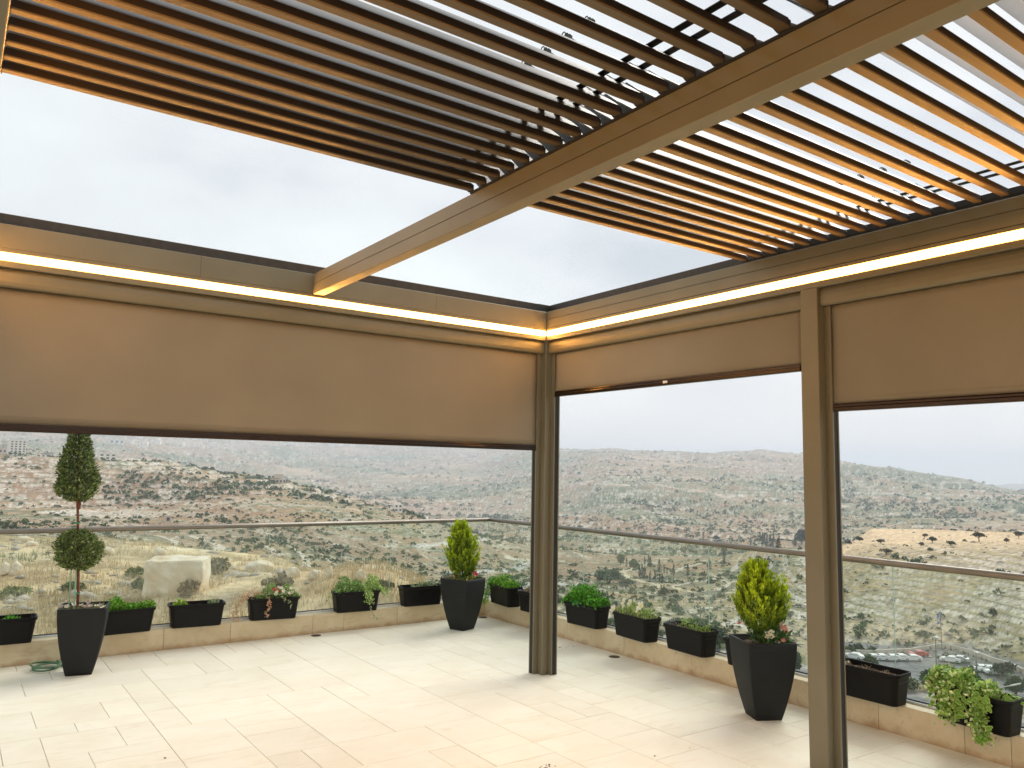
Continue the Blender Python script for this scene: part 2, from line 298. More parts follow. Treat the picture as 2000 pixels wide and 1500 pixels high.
Zt = Zt + far2*(fbm(XX/260, YY/260, 3)*np.minimum(RR*.012, 30) + far2*fbm(XX/800, YY/800, 13)*np.minimum(RR*.008, 30) + fbm(XX/70, YY/70, 9)*np.minimum(RR*.004, 6)) + near*(fbm(XX/9, YY/9, 21)*.8 + fbm(XX/1.7, YY/1.7, 33)*.18)
# terraces cut in the slopes
step = np.where(RR < 345, 1.15, np.where(RR < 520, 2.2, np.where(RR < 1300, 3.6, 7.0)))
wv = fbm(XX/90, YY/90, 41)*np.where(RR < 345, .5, 1.5)
q = (Zt+wv)/step; fq = q-np.floor(q); terr = (np.floor(q) + np.clip((fq-.72)/.28, 0, 1))*step - wv
tfar = np.clip((RR-212)/14, 0, 1)
tmask = tfar*np.clip(np.where(RR < 345, 1.0, .75)+fbm(XX/190, YY/190, 55)*np.where(RR < 345, .8, 2.2), 0, 1)*np.clip((6400-RR)/900, 0, 1)
field = (np.exp(-((RR-410)/75)**2)*(AZ < az_of(1640))[:, None]*(AZ > -1)[:, None])
field = np.clip(field*1.6, 0, 1)
tmask = tmask*(1-field)
Zt = Zt*(1-tmask) + terr*tmask
wall_line = tmask*(fq > .70)
# colours of the ground itself
n1 = fbm(XX/120, YY/120, 71, 5); n2 = fbm(XX/14, YY/14, 81, 4); n3 = fbm(XX/2.6, YY/2.6, 91, 3); n4 = fbm(XX/420, YY/420, 101, 3)
def lerp(a, b, t): return a*(1-t[..., None]) + b*t[..., None]
c = lambda *x: np.array(x, float)
earth = c(.31, .21, .12); dry = c(.48, .355, .20); scrub = c(.105, .145, .065); rock = c(.56, .50, .40); red = c(.33, .23, .155); straw = c(.66, .50, .31)
C_ = lerp(earth, dry, np.clip(.5+n1*1.6+n2*.7, 0, 1))
C_ = lerp(C_, red, np.clip(n4*2.2-.1, 0, .6))
C_ = lerp(C_, scrub, np.clip(.44+n2*1.5+n1*1.4-n4*1.6, 0, .9)*np.clip((RR-100)/100, 0, 1)*np.where(RR < 345, .6, 1))
C_ = lerp(C_, rock, np.clip((n3+n2*.8-.16)*2.6, 0, .75))
C_ = lerp(C_, c(.12, .125, .075), (tmask*(fq > .02)*(fq < .34)*np.clip(.5+n2*2+n3, 0, 1)*np.clip((1400-RR)/500, 0, 1))*.75)
wl_ = wall_line*np.clip(np.where(RR < 600, .95, .55)+n3*np.where(RR < 600, 1.3, 2.2)+n2*1.2, 0, 1)
C_ = lerp(C_, c(.60, .54, .45), wl_*.9)
C_ = lerp(C_, c(.52, .40, .27)+0*C_, np.clip(n4*1.8+n1*1.5-.75, 0, .9)*(RR > 260))
C_ = lerp(C_, straw, np.clip(field*(1+n2*.5), 0, 1))
nl = near*np.ones_like(RR)
C_ = lerp(C_, lerp(c(.56, .44, .27), c(.40, .31, .18), np.clip(.5+fbm(XX/4, YY/4, 121)*1.8, 0, 1)), np.clip(nl*1.3, 0, 1))
C_ = lerp(C_, c(.60, .40, .22), np.clip(nl*(fbm(XX/7, YY/7, 131)*3-.5), 0, .8))
C_ = lerp(C_, c(.66, .58, .44), np.clip(nl*(n3*3-.55), 0, .7))
# dirt tracks across the slopes, given as rows of photo columns/rows at their distance
AG = np.broadcast_to(AZ[:, None], RR.shape[0:0] + (len(AZ), NR)); LG = np.broadcast_to(LR, (len(AZ), NR))
def track(pts, w, colr, amt=.85):
    global C_
    d = np.full((len(AZ), NR), 9.0)
    P = [(az_of(u), math.log(r)) for u, r in pts]
    for (a0, l0), (a1, l1) in zip(P[:-1], P[1:]):
        dx, dy = a1-a0, l1-l0; t = np.clip(((AG-a0)*dx+(LG-l0)*dy)/(dx*dx+dy*dy), 0, 1)
        d = np.minimum(d, np.hypot(AG-a0-dx*t, (LG-l0-dy*t)*.35))
    wr = w/RR
    C_ = lerp(C_, np.array(colr), np.clip(1.5-d/wr, 0, 1)*amt)
# flat land below the building on the right: road, verge, car park
def flat_xy(u, v, z=-40.0):
    s_ = slope(u, v); a = az_of(u, v); r = (z-CAM[2])/s_; return CAM[0]+math.cos(a)*r, CAM[1]+math.sin(a)*r
flat = (Zt < -37.5)*(RR < 224)*(AZ[:, None] < az_of(1000))
C_ = lerp(C_, c(.42, .36, .24), flat*np.clip(.8+n2, 0, 1))
(ax_, ay_), (bx__, by__) = flat_xy(1850, 1392), flat_xy(1290, 1258); dl = math.hypot(bx__-ax_, by__-ay_); tx, ty = (bx__-ax_)/dl, (by__-ay_)/dl
nxn, nyn = -ty, tx
if nxn*(CAM[0]-ax_)+nyn*(CAM[1]-ay_) > 0: nxn, nyn = -nxn, -nyn
SD = (XX-ax_)*nxn+(YY-ay_)*nyn            # distance beyond the road's middle line
green = flat*(SD > 7)*(SD < 17)*np.clip(.9+n2*1.5, 0, 1); C_ = lerp(C_, c(.17, .19, .08), green)
C_ = lerp(C_, c(.20, .20, .20), flat*(np.abs(SD) < 6.2)*1.0)
C_ = lerp(C_, c(.62, .55, .48), flat*(SD > 6.2)*(SD < 7.0)*1.0); C_ = lerp(C_, c(.45, .40, .36), flat*(SD >= 7.0)*(SD < 9.5)*1.0)
C_ = lerp(C_, c(.62, .55, .48), flat*(SD < -6.2)*(SD > -7.0)*1.0)
lotm = flat*(SD > 17)*(AZ[:, None] < az_of(1575)); C_ = lerp(C_, c(.22, .22, .215), lotm*1.0)
C_ = lerp(C_, c(.6, .55, .5), lotm*(SD < 17.8)*1.0)
for t_ in ([(1570, 235), (1700, 236), (1850, 232)], ):
    track(t_, 3, (.55, .45, .3), .6)
track([(1400, 700), (1460, 640), (1520, 760), (1600, 800)], 3.0, (.62, .52, .38))
track([(1255, 1350), (1290, 1240), (1340, 1180), (1400, 1150)], 3.5, (.62, .50, .38))
track([(1420, 1200), (1480, 1230), (1530, 1150), (1580, 1090)], 4, (.64, .53, .40))
track([(1200, 430), (1240, 360), (1300, 330), (1360, 310)], 1.6, (.60, .52, .36))
track([(880, 300), (940, 330), (1000, 360), (1040, 420)], 3.0, (.50, .50, .48))
track([(1000, 260), (1060, 300), (1130, 310)], 2.2, (.50, .49, .45))
track([(1390, 380), (1420, 340), (1460, 350), (1520, 320)], 1.6, (.62, .55, .40))
track([(420, 760), (330, 800), (250, 900), (150, 930)], 4, (.60, .50, .38))
track([(700, 620), (600, 600), (480, 620), (300, 560)], 2.5, (.54, .46, .34), .7)
track([(820, 430), (920, 520), (985, 640)], 3.2, (.60, .56, .50))
track([(1180, 2100), (1260, 2000), (1330, 1900), (1420, 1800)], 8, (.62, .50, .40), .8)
NA = len(AZ)
idx = np.arange(NA*NR).reshape(NA, NR)
quads = np.stack([idx[:-1, :-1], idx[:-1, 1:], idx[1:, 1:], idx[1:, :-1]], -1).reshape(-1, 4)[:, ::-1]
M['ground'] = mat('hill_ground', (.4, .3, .2), .95, attr=True, coords='World', noise=(.55, .42), detail=13, spec=.15, bump=(2.2, 1.0))
M['ground'].node_tree.nodes['Bump'].inputs['Distance'].default_value = .25
terr_me = np_mesh('hills', np.stack([XX, YY, Zt], -1), quads, M['ground'], np.clip(C_, .02, .9).reshape(-1, 3))
hills = link('hills', terr_me); tag(hills, kind='structure')
# the ground goes on behind the terrace to the horizon
gb = MB().box((-9000, -9000, -60), (9000, -12, -61)).build('ground', M['ground']); tag(gb, kind='structure')
a_ = gb.data.color_attributes.new('Col', 'FLOAT_COLOR', 'POINT')
for d_ in a_.data: d_.color = (.36, .29, .19, 1)

def height(az, r):
    a = np.clip(np.interp(az, AZ, np.arange(NA)), 0, NA-1.001); b = np.clip(np.interp(np.log(r), LR, np.arange(NR)), 0, NR-1.001)
    i, j = np.floor(a).astype(int), np.floor(b).astype(int); fa, fb = a-i, b-j
    return (Zt[i, j]*(1-fa)+Zt[i+1, j]*fa)*(1-fb) + (Zt[i, j+1]*(1-fa)+Zt[i+1, j+1]*fa)*fb
def ground_hit(u, v, rmin=15):
    a = az_of(u, v); s = slope(u, v); r = np.exp(np.linspace(math.log(rmin), math.log(9000), 3000))
    z = height(np.full_like(r, a), r); below = (CAM[2]+r*s) <= z
    k = int(np.argmax(below)) if below.any() else len(r)-1
    return Vector((CAM[0]+math.cos(a)*r[k], CAM[1]+math.sin(a)*r[k], float(z[k]))), float(r[k])

# ------------------------------------------------------------------ haze (air over the valley)
hb = MB().box((-9600, -9600, -420), (12000, 12000, 330)).build('haze', None); tag(hb, kind='stuff')
hm_ = bpy.data.materials.new('haze_air'); hm_.use_nodes = True; n, l = hm_.node_tree.nodes, hm_.node_tree.links; n.clear()
o_ = n.new('ShaderNodeOutputMaterial'); pv = n.new('ShaderNodeVolumePrincipled'); pv.inputs['Density'].default_value = .000175; pv.inputs['Color'].default_value = (.77, .86, 1.0, 1); pv.inputs['Anisotropy'].default_value = 0.1
l.new(pv.outputs[0], o_.inputs['Volume']); hb.data.materials.clear(); hb.data.materials.append(hm_)

# ------------------------------------------------------------------ terrace floor, kerb wall
X1, Y1, HK, HR, DR = 1.034, 2.3928, .179, 1.0362, .1415
terrace = empty('terrace_floor', (0, 0, 0)); tag(terrace, kind='structure')
MB().box((-6.5, -9, -.35), (X1+.01, Y1+.01, -.012)).build('slab', M['mortar'], terrace)
U = .2; GX0, GY0 = -2.79-U*14, .19-U*18
nx, ny = int((X1-GX0)/U)+1, int((Y1-GY0)/U)+1
grid = np.zeros((nx, ny), bool); tshapes = [(3, 2), (2, 2), (2, 3), (2, 1), (1, 2), (3, 2), (2, 2), (4, 2)]
tile_meshes = {}
for j in range(ny):
    for i in range(nx):
        if grid[i, j]: continue
        opts = tshapes[:]; rnd.shuffle(opts)
        for (a, b) in opts + [(1, 1)]:
            if i+a <= nx and j+b <= ny and not grid[i:i+a, j:j+b].any():
                grid[i:i+a, j:j+b] = True; break
        x0, y0 = GX0+i*U, GY0+j*U; x1, y1 = min(x0+a*U, X1-.001), min(y0+b*U, Y1-.001)
        if x1-x0 < .01 or y1-y0 < .01: continue
        # leave out what lies wholly outside the picture
        cx_, cy_ = (x0+x1)/2, (y0+y1)/2; dvec = np.array([cx_, cy_, 0])-CAM; dd = dvec@F
        uu = 1000+FPX*(dvec@Rv)/dd if dd > .2 else -9e3; vv_ = 750-FPX*(dvec@Uv)/dd if dd > .2 else 9e3
        g = .0028; key = (round(x1-x0, 3), round(y1-y0, 3)); w_, h_ = x1-x0-g, y1-y0-g
        if not (-260 < uu < 2260 and vv_ < 1760): continue
        if key not in tile_meshes:
            tile_meshes[key] = MB().loft([[(-w_/2, -h_/2, -.011), (w_/2, -h_/2, -.011), (w_/2, h_/2, -.011), (-w_/2, h_/2, -.011)],
                [(-w_/2, -h_/2, -.0018), (w_/2, -h_/2, -.0018), (w_/2, h_/2, -.0018), (-w_/2, h_/2, -.0018)],
                [(-w_/2+.0022, -h_/2+.0022, 0), (w_/2-.0022, -h_/2+.0022, 0), (w_/2-.0022, h_/2-.0022, 0), (-w_/2+.0022, h_/2-.0022, 0)]], caps=(False, True)).mesh('stone_tile', M['tile'])
        t = link('tile', tile_meshes[key], terrace, (cx_, cy_, rnd.uniform(-.0006, .0006)))
# the paving further back, out of the picture, as one sheet
MB().box((-6.5, -9, -.012), (GX0-.02, Y1, -.002)).box((GX0-.02, -9, -.012), (X1, GY0-.02, -.002)).build('paving', M['tile'], terrace)

def stone_row(name, label, horizontal, start, end, joints):
    w = empty(name, (0, 0, 0), 0, label, 'low wall', 'stone kerb walls round the terrace')
    P = [start] + joints + [end]
    for a, b in zip(P[:-1], P[1:]):
        L_ = b-a-.003; m_ = (a+b)/2; T = .15
        prof = [(0, -.012), (0, HK-.006), (.004, HK-.001), (.01, HK), (T, HK), (T, -.012)]
        if horizontal: mb = MB().prism(prof, lambda p, t: (t, p[0], p[1]), -L_/2, L_/2); loc = (m_, Y1, 0)
        else: mb = MB().prism(prof, lambda p, t: (p[0], t, p[1]), -L_/2, L_/2); loc = (X1, m_, 0)
        mb.build('kerb_stone', M['kerbstone'], w, loc=loc)
    return w
stone_row('kerb_wall', 'low honey stone kerb wall along the left side, under the four-pane run of glass', True, -6.4, X1+.15, [-5.4, -4.62, -3.85, -3.08, -2.3, -1.73, -.95, -.63, -.04, .62])
stone_row('kerb_wall', 'low honey stone kerb wall along the right side, running toward the camera', False, -6.0, Y1-.002, [-5.2, -4.4, -3.75, -2.972, -2.72, -2.19, -1.4, -.621, .159, .939, 1.727])

# the house body under the terrace
bld = empty('house', (0, 0, 0), 0, 'pale stone house block carrying the terrace, falling away below the glass', 'building')
MB().box((-7, -9, -45), (X1+.19, Y1+.19, -.36)).box((-7, Y1+.151, -.36), (X1+.19, Y1+.19, .10)).box((X1+.151, -9, -.36), (X1+.19, Y1+.15, .10)).build('wall', M['kerbstone'], bld)

# ------------------------------------------------------------------ glass balustrade
def tube_between(name, a, b, r, m, parent, n=14, smooth=True):
    o = MB().tube([a, b], r, n).build(name, m, parent, smooth=False)
    for p in o.data.polygons: p.use_smooth = len(p.vertices) == 4
    return o
bal = empty('glass_balustrade', (0, 0, 0), 0, 'frameless glass balustrade with round brushed metal handrail round the terrace edge', 'balustrade')
rx, ry = X1+DR, Y1+DR
rr_ = .0215
hrail = MB().tube([(-6.4, ry, HR), (rx-.002, ry, HR)], rr_, 16).build('handrail', M['rail'], bal)
hr2 = MB().tube([(rx, ry-.002, HR), (rx, -6, HR)], rr_, 16).build('handrail', M['rail'], bal)
for o in (hrail, hr2):
    for p in o.data.polygons: p.use_smooth = len(p.vertices) == 4
bs = MB(); 
import itertools
def uv_sphere(mb, c_, r, n=12, k=8, sz=1, m=0):
    rings = [[(c_[0]+r*math.sin(math.pi*(i+.02)/(k+.04))*math.cos(2*math.pi*j/n), c_[1]+r*math.sin(math.pi*(i+.02)/(k+.04))*math.sin(2*math.pi*j/n), c_[2]-sz*r*math.cos(math.pi*(i+.02)/(k+.04))) for j in range(n)] for i in range(k+1)]
    return mb.loft(rings, m)
uv_sphere(bs, (rx, ry, HR), rr_*1.02).build('rail_corner', M['rail'], bal, smooth=True)
gy, gx = Y1+.128, X1+.128
def pane(a, b, along_x):
    g = .004
    if along_x: mb = MB().box((a+g, gy, HK-.01), (b-g, gy+.010, HR-rr_+.004)); ed = MB().box((b-g+.0002, gy+.0005, HK), (b-g+.0022, gy+.0095, HR-rr_))
    else: mb = MB().box((gx, a+g, HK-.01), (gx+.010, b-g, HR-rr_+.004)); ed = MB().box((gx+.0005, a+g-.0022, HK), (gx+.0095, a+g-.0002, HR-rr_))
    o = mb.build('glass_pane', M['glass'], bal); ed.build('pane_edge', M['glass_edge'], o)
JX = [-6.4, -5.24, -3.95, -2.66, -1.368, -.077, gx-.002]
for a, b in zip(JX[:-1], JX[1:]): pane(a, b, True)
JY = [gy-.002, .864, -.693, -2.244, -3.8, -5.9]
for a, b in zip(JY[:-1], JY[1:]): pane(b, a, False)
# floor channel and gaskets of the glass
MB().box((-6.4, gy-.022, HK-.02), (gx+.03, gy-.0035, HK+.014)).build('channel', M['channel'], bal)
MB().box((gx-.022, -6, HK-.02), (gx-.0035, gy-.023, HK+.014)).build('channel', M['channel'], bal)
MB().box((-6.4, gy-.003, HK), (gx-.004, gy-.0002, HK+.022)).build('gasket', M['gasket'], bal)
MB().box((gx-.003, -6, HK), (gx-.0002, gy-.004, HK+.022)).build('gasket', M['gasket'], bal)

# ------------------------------------------------------------------ pergola
perg = empty('pergola', (0, 0, 0), 0, 'bronze-grey aluminium louvred pergola with warm light strips and half-lowered roller blinds', 'pergola')
XL, XM0, XM1 = -3.9224, -2.0115, -1.938
YB = -5.55; ZL = 2.909; ZB = 2.775
# profile coordinates: d outward from the inner face, z
def beam_profile(groove):
    p = [(0, ZB), (0, ZL-.066)] + ([(.006, ZL-.066), (.006, ZL-.0625)] if groove else [(0, ZL-.0625)]) + [(0, ZL-.0625), (0, ZL-.003), (.003, ZL), (.012, ZL), (.012, ZL-.035), (.118, ZL-.035),
         (.118, 2.996), (.126, 3.0), (.134, 2.996), (.134, 2.672), (.028, 2.672), (.028, 2.6665), (.004, 2.6665), (0, 2.670), (0, 2.700), (.012, 2.702), (.012, 2.748), (.0, 2.750), (0, 2.770), (.004, 2.7705), (.004, 2.7745)]
    return p
def add_beam(fn, a, b, groove): 
    p = beam_profile(groove); q = []
    for t in p:
        if not q or q[-1] != t: q.append(t)
    return MB().prism(q, fn, a, b)
Lf = lambda p, t: (t, p[0], p[1]); Rf = lambda p, t: (p[0], t, p[1])
def fix(o):
    import bmesh
    bm = bmesh.new(); bm.from_mesh(o.data); bmesh.ops.recalc_face_normals(bm, faces=bm.faces); bm.to_mesh(o.data); bm.free(); return o
fix(add_beam(Lf, XL-.14, -.0005, False).build('beam', M['paint'], perg))
fix(add_beam(Rf, YB-.14, .134, True).build('beam', M['paint'], perg))
fix(add_beam(lambda p, t: (XL-p[0], t, p[1]), YB-.14, .134, False).build('beam', M['paint'], perg))
fix(add_beam(lambda p, t: (t, YB-p[0], p[1]), XL+.0005, -.0005, False).build('beam', M['paint'], perg))
# centre beam, grooved on both sides
cz = 2.767
cp = [(XM0, cz+.003), (XM0+.003, cz), (XM1-.003, cz), (XM1, cz+.003), (XM1, ZL-.070), (XM1-.006, ZL-.070), (XM1-.006, ZL-.066), (XM1, ZL-.066), (XM1, ZL), (XM1-.010, ZL), (XM1-.010, ZL-.03), (XM0+.010, ZL-.03), (XM0+.010, ZL), (XM0, ZL), (XM0, ZL-.066), (XM0+.006, ZL-.066), (XM0+.006, ZL-.070), (XM0, ZL-.070)]
fix(MB().prism(cp, lambda p, t: (p[0], t, p[1]), YB+.0005, -.0005).build('beam', M['paint'], perg))
fix(MB().box((XM0-.006, -.002, cz-.006), (XM1+.004, -.0003, cz+.0)).build('beam_bracket', M['gutter'], perg))
# dark strips as groove shade, dark gutter wall strips, and the closed gutter corner
MB().box((.0025, YB+.02, ZL-.0658), (.0058, -.012, ZL-.0627)).build('groove_shade', M['groove'], perg)  # near-black strip puts shade into the groove by colour
MB().box((.0010, YB+.02, 2.7707), (.0038, -.012, 2.7743)).build('groove_shade', M['groove'], perg)
MB().box((XM0+.0022, YB+.02, ZL-.0698), (XM0+.0058, -.03, ZL-.0662)).build('groove_shade', M['groove'], perg)
MB().box((XM1-.0058, YB+.02, ZL-.0698), (XM1-.0022, -.03, ZL-.0662)).build('groove_shade', M['groove'], perg)
MB().box((XL, .110, ZL-.0345), (.109, .1175, 2.9935)).build('gutter_wall_strip', M['gutter'], perg)  # dark strip over the gutter's inner wall
MB().box((.110, YB, ZL-.0345), (.1175, .1175, 2.9935)).build('gutter_wall_strip', M['gutter'], perg)
MB().box((-.0005, .1185, ZL-.0345), (.1175, .1335, 2.999)).build('gutter_corner', M['paint'], perg)
# light strips: an acrylic bar in the channel under every beam
def strip(a, b):
    return MB().box(a, b).build('light_strip', M['led'], perg)
strip((XL+.02, -.0015, 2.7075), (-.012, .010, 2.7455)); strip((-.0015, YB+.02, 2.7075), (.010, -.012, 2.7455))
strip((XL-.010, YB+.02, 2.708), (XL+.0015, -.02, 2.744)); strip((XL+.02, YB-.010, 2.708), (-.02, YB+.0015, 2.744))
# columns
def column(x, y, sx, sy, guides, w=.098):
    cpart = empty('column', (x, y, 0)); cpart.parent = perg
    c_ = .003
    prof = [(c_, 0), (w-c_, 0), (w, c_), (w, w-c_), (w-c_, w), (c_, w), (0, w-c_), (0, c_)]
    fix(MB().prism([(p[0]*sx, p[1]*sy) for p in prof], lambda p, t: (p[0], p[1], t), .001, 2.666).build('post', M['paint'], cpart))
    fix(MB().box((-.004*sx, -.004*sy, 0), ((w+.004)*sx, (w+.004)*sy, .001)).build('foot_plate', M['gutter'], cpart))
    for (gx0, gy0, gx1, gy1, ax) in guides:
        mb = MB(); t = .004
        # blind guide rail: three flanges leaving two slots
        if ax == 'x':      # guide sticks out along x, its mouth faces x
            mb.box((gx0, gy0, .001), (gx1, gy0+t*2.5, 2.5595)).box((gx0, gy1-t*2.5, .001), (gx1, gy1, 2.5595)).box((gx1, gy0+t*2.5, .001), (gx1+(gx0-gx1)*.35, gy1-t*2.5, 2.5595))
            gk = MB().box((gx0+(gx1-gx0)*.08, gy0+t*2.6, .002), (gx1+(gx0-gx1)*.36, gy1-t*2.6, 2.55))
        else:
            mb.box((gx0, gy0, .001), (gx0+t*2.5, gy1, 2.5595)).box((gx1-t*2.5, gy0, .001), (gx1, gy1, 2.5595)).box((gx0+t*2.5, gy1, .001), (gx1-t*2.5, gy1+(gy0-gy1)*.35, 2.5595))
            gk = MB().box((gx0+t*2.6, gy0+(gy1-gy0)*.08, .002), (gx1-t*2.6, gy1+(gy0-gy1)*.36, 2.559))
        gr = mb.build('guide_rail', M['paint'], cpart); gk.build('guide_slot', M['gasket'], cpart)
    return cpart
# guides are given outer mouth first
c1 = column(0, 0, 1, 1, [(.058, -.044, .116, -.0005, 'y'), (-.044, .058, -.0005, .116, 'x')])
MB().tube([(.012, -.006, .012), (.012, -.016, .012)], .008, 10).build('anchor_bolt', M['rail'], c1)
c2 = column(0, -2.3978, 1, -1, [(.058, -.151, .116, -.1075, 'y'), (.058, .044, .116, .0005, 'y')], .107)
column(XL, 0, -1, 1, []); column(XL, YB, -1, -1, []); column(0, YB, 1, -1, [])

scr = MB().tube([(0, 0, 0), (0, -.0022, 0)], .0045, 10).mesh('screw', M['rail'])
for (x, y) in ((.049, 0), (.05, -2.5048), (-.0, 0)):
    pass
for z in (.10, .24, 2.55, 2.62):
    link('screw', scr, perg, (.049, -.0002, z)); link('screw', scr, perg, (.035, -2.5051, z))
for xx in (-2.75, -1.05): MB().box((xx, -.0006, ZB+.001), (xx+.0015, -.0001, ZL-.002)).build('beam_joint', M['groove'], perg)
# roller blinds: cassette, cloth, bottom bar
def blind(axis, a, b, zbar, gap=.0):
    bl = empty('roller_blind', (0, 0, 0)); bl.parent = perg
    # rounded cassette profile: (d, z)
    pr = [(.03, 2.655), (.0255, 2.645), (.022, 2.62), (.022, 2.59), (.026, 2.571), (.034, 2.563), (.046, 2.5605), (.046, 2.567), (.094, 2.567), (.094, 2.5605), (.125, 2.5605), (.125, 2.664), (.034, 2.664)]
    fn = Lf if axis == 'x' else Rf
    fix(MB().prism(pr, fn, a-(.0435 if a > YB and axis == 'y' else 0), b+.0435).build('cassette', M['paint'], bl))
    n = 60; vs_, fs = [], []
    for i in range(n+1):
        t = a-.010+(b-a+.020)*i/n
        for k in range(15):
            z = 2.568-(2.568-zbar-.022)*k/14
            d = .070 + .0022*math.sin(t*2.3+k*.35)*math.sin(math.pi*k/14) + .0012*math.sin(t*7+1.3)*math.sin(math.pi*k/14)
            vs_.append((t, d, z) if axis == 'x' else (d, t, z))
    for i in range(n):
        for k in range(14): p = i*15+k; fs.append((p, p+1, p+16, p+15))
    cloth = MB().add(vs_, fs).build('cloth', M['fabric'], bl, smooth=True)
    s = cloth.modifiers.new('thick', 'SOLIDIFY'); s.thickness = .0012
    hm1 = MB().box((a+.002, .0665, zbar+.052), (b-.002, .0674, zbar+.055)) if axis == 'x' else MB().box((.0665, a+.002, zbar+.052), (.0674, b-.002, zbar+.055))
    hm1.build('hem_seam', M['fabric'], bl)
    bp_ = [(.056, zbar-.018), (.053, zbar-.012), (.053, zbar+.002), (.057, zbar+.008), (.057, zbar+.018), (.060, zbar+.024), (.082, zbar+.024), (.085, zbar+.016), (.085, zbar-.018)]
    fix(MB().prism(bp_, fn, a+.004, b-.004).build('bottom_bar', M['barmat'], bl))
    return bl
blind('x', XL+.0, -.047, 1.783)
b2 = blind('y', -2.352, -.047, 2.224)
b3 = blind('y', YB+.0, -2.551, 1.977)
MB().box((.049, -1.303, 2.219), (.0525, -1.262, 2.236)).build('bar_clip', M['white'], b2)

# ------------------------------------------------------------------ louvres
# profile in (y, z) from the near lower lip; the blade leans away and carries a gutter lip
LP = [(0, .004), (.0015, 0), (.036, .003), (.040, .008), (.060, .030), (.205, .166), (.207, .172), (.203, .179), (.195, .180), (.12, .124), (.055, .075), (.020, .046), (.0085, .034), (.0085, .0065), (0, .0065)]
def louvre_mesh(w):
    mb = MB().prism(LP, lambda p, t: (t, p[0], p[1]), 0, w)
    import bmesh
    me = mb.mesh('louvre_blade', M['louvre']); bm = bmesh.new(); bm.from_mesh(me); bmesh.ops.recalc_face_normals(bm, faces=bm.faces); bm.to_mesh(me); bm.free(); return me
WB = (XM0-XL)-.03; WR = -XM1-.03
meL, meR = louvre_mesh(WB), louvre_mesh(WR)
strip_me = {k_: MB().box((0, .0012, .0068), (w_, .0082, .031)).mesh('dark_edge_strip', M['dark_brown']) for k_, w_ in (('l', WB), ('r', WR))}  # dark brown strip along each blade's lower near edge
cap_me = MB().prism([(p[0], p[1]) for p in [(-.002, -.002), (.042, .0), (.062, .03), (.209, .168), (.205, .183), (.19, .182), (.05, .062), (-.002, .024)]], lambda p, t: (t, p[0], p[1]), 0, .006).mesh('end_cap', M['dark_metal'])
blk_me = MB().loft([[(x_, .010, .0335), (x_, .045, .030), (x_, .14+0*x_, .125-k_*.03), (x_, .13, .140-k_*.03)] for x_, k_ in ((0, 1), (.03, .2), (.075, 0))]).mesh('end_block', M['dark_brown'])
bolt_me = uv_sphere(MB(), (0, 0, 0), .0055, 8, 6).mesh('bolt', M['white'], True)
# small folded spring clip near the right end, standing on the blade's upper edge
cl = MB()
arc = [(math.cos(t)*.011, math.sin(t)*.013) for t in np.linspace(-.6, math.pi+.3, 9)]
cl.loft([[(x_, a_[0], a_[1]), (x_, a_[0]*.82, a_[1]*.82)] for a_ in [arc[0]] for x_ in (0, .001)], caps=(False, False)) if False else None
for x0_ in (0, .012, .024):
    pts = [(x0_, p[0], p[1]) for p in arc]; cl.tube(pts, .0022, 5)
cl.box((-.002, -.012, -.008), (.03, -.009, .006)).tube([(.03, 0, .006), (.09, -.012, -.02), (.15, -.03, -.05)], .0012, 4)
clip_me = cl.mesh('spring_clip', M['dark_metal'])
ys, yk, k = [], -2.036, 0
while yk > YB+.30:
    ys.append(yk); yk -= .109+.001*k; k += 1
for side, (x0_, me_, w_) in {'l': (XL+.015, meL, WB), 'r': (XM1+.015, meR, WR)}.items():
    for i, y in enumerate(ys):
        lv = link('louvre', me_, perg, (x0_, y, 2.918))
        link('dark_edge_strip', strip_me[side], lv)
        c_ = link('end_cap', cap_me, lv, (w_, 0, 0)); link('end_cap', cap_me, lv, (-.006, 0, 0))
        link('end_block', blk_me, lv, (w_-.075, 0, 0))
        link('bolt', bolt_me, lv, (w_+.004, .024, .024))
        link('spring_clip', clip_me, lv, (w_-.30, .205, .186))
        if i+1 < len(ys):
            s_ = ys[i]-ys[i+1]
            for off in (.045, .125):
                nm = ('link_bar', round(s_, 4), off)
                lb = MB(); ph = .097
                lb.box((0, -s_+.112, .095), (.030, .101, .0985)); link('link_bar', lb.mesh('link_bar', M['dark_metal']), lv, (w_-off-.02, 0, 0))
# dark seal on top of the beams where the louvres end
MB().box((-.010, ys[-1]-.1, ZL+.0005), (-.0008, -2.0, ZL+.012)).build('seal', M['gasket'], perg)
MB().box((XM0-.008, ys[-1]-.1, ZL+.0005), (XM0+.009, -2.0, ZL+.010)).build('seal', M['gasket'], perg)

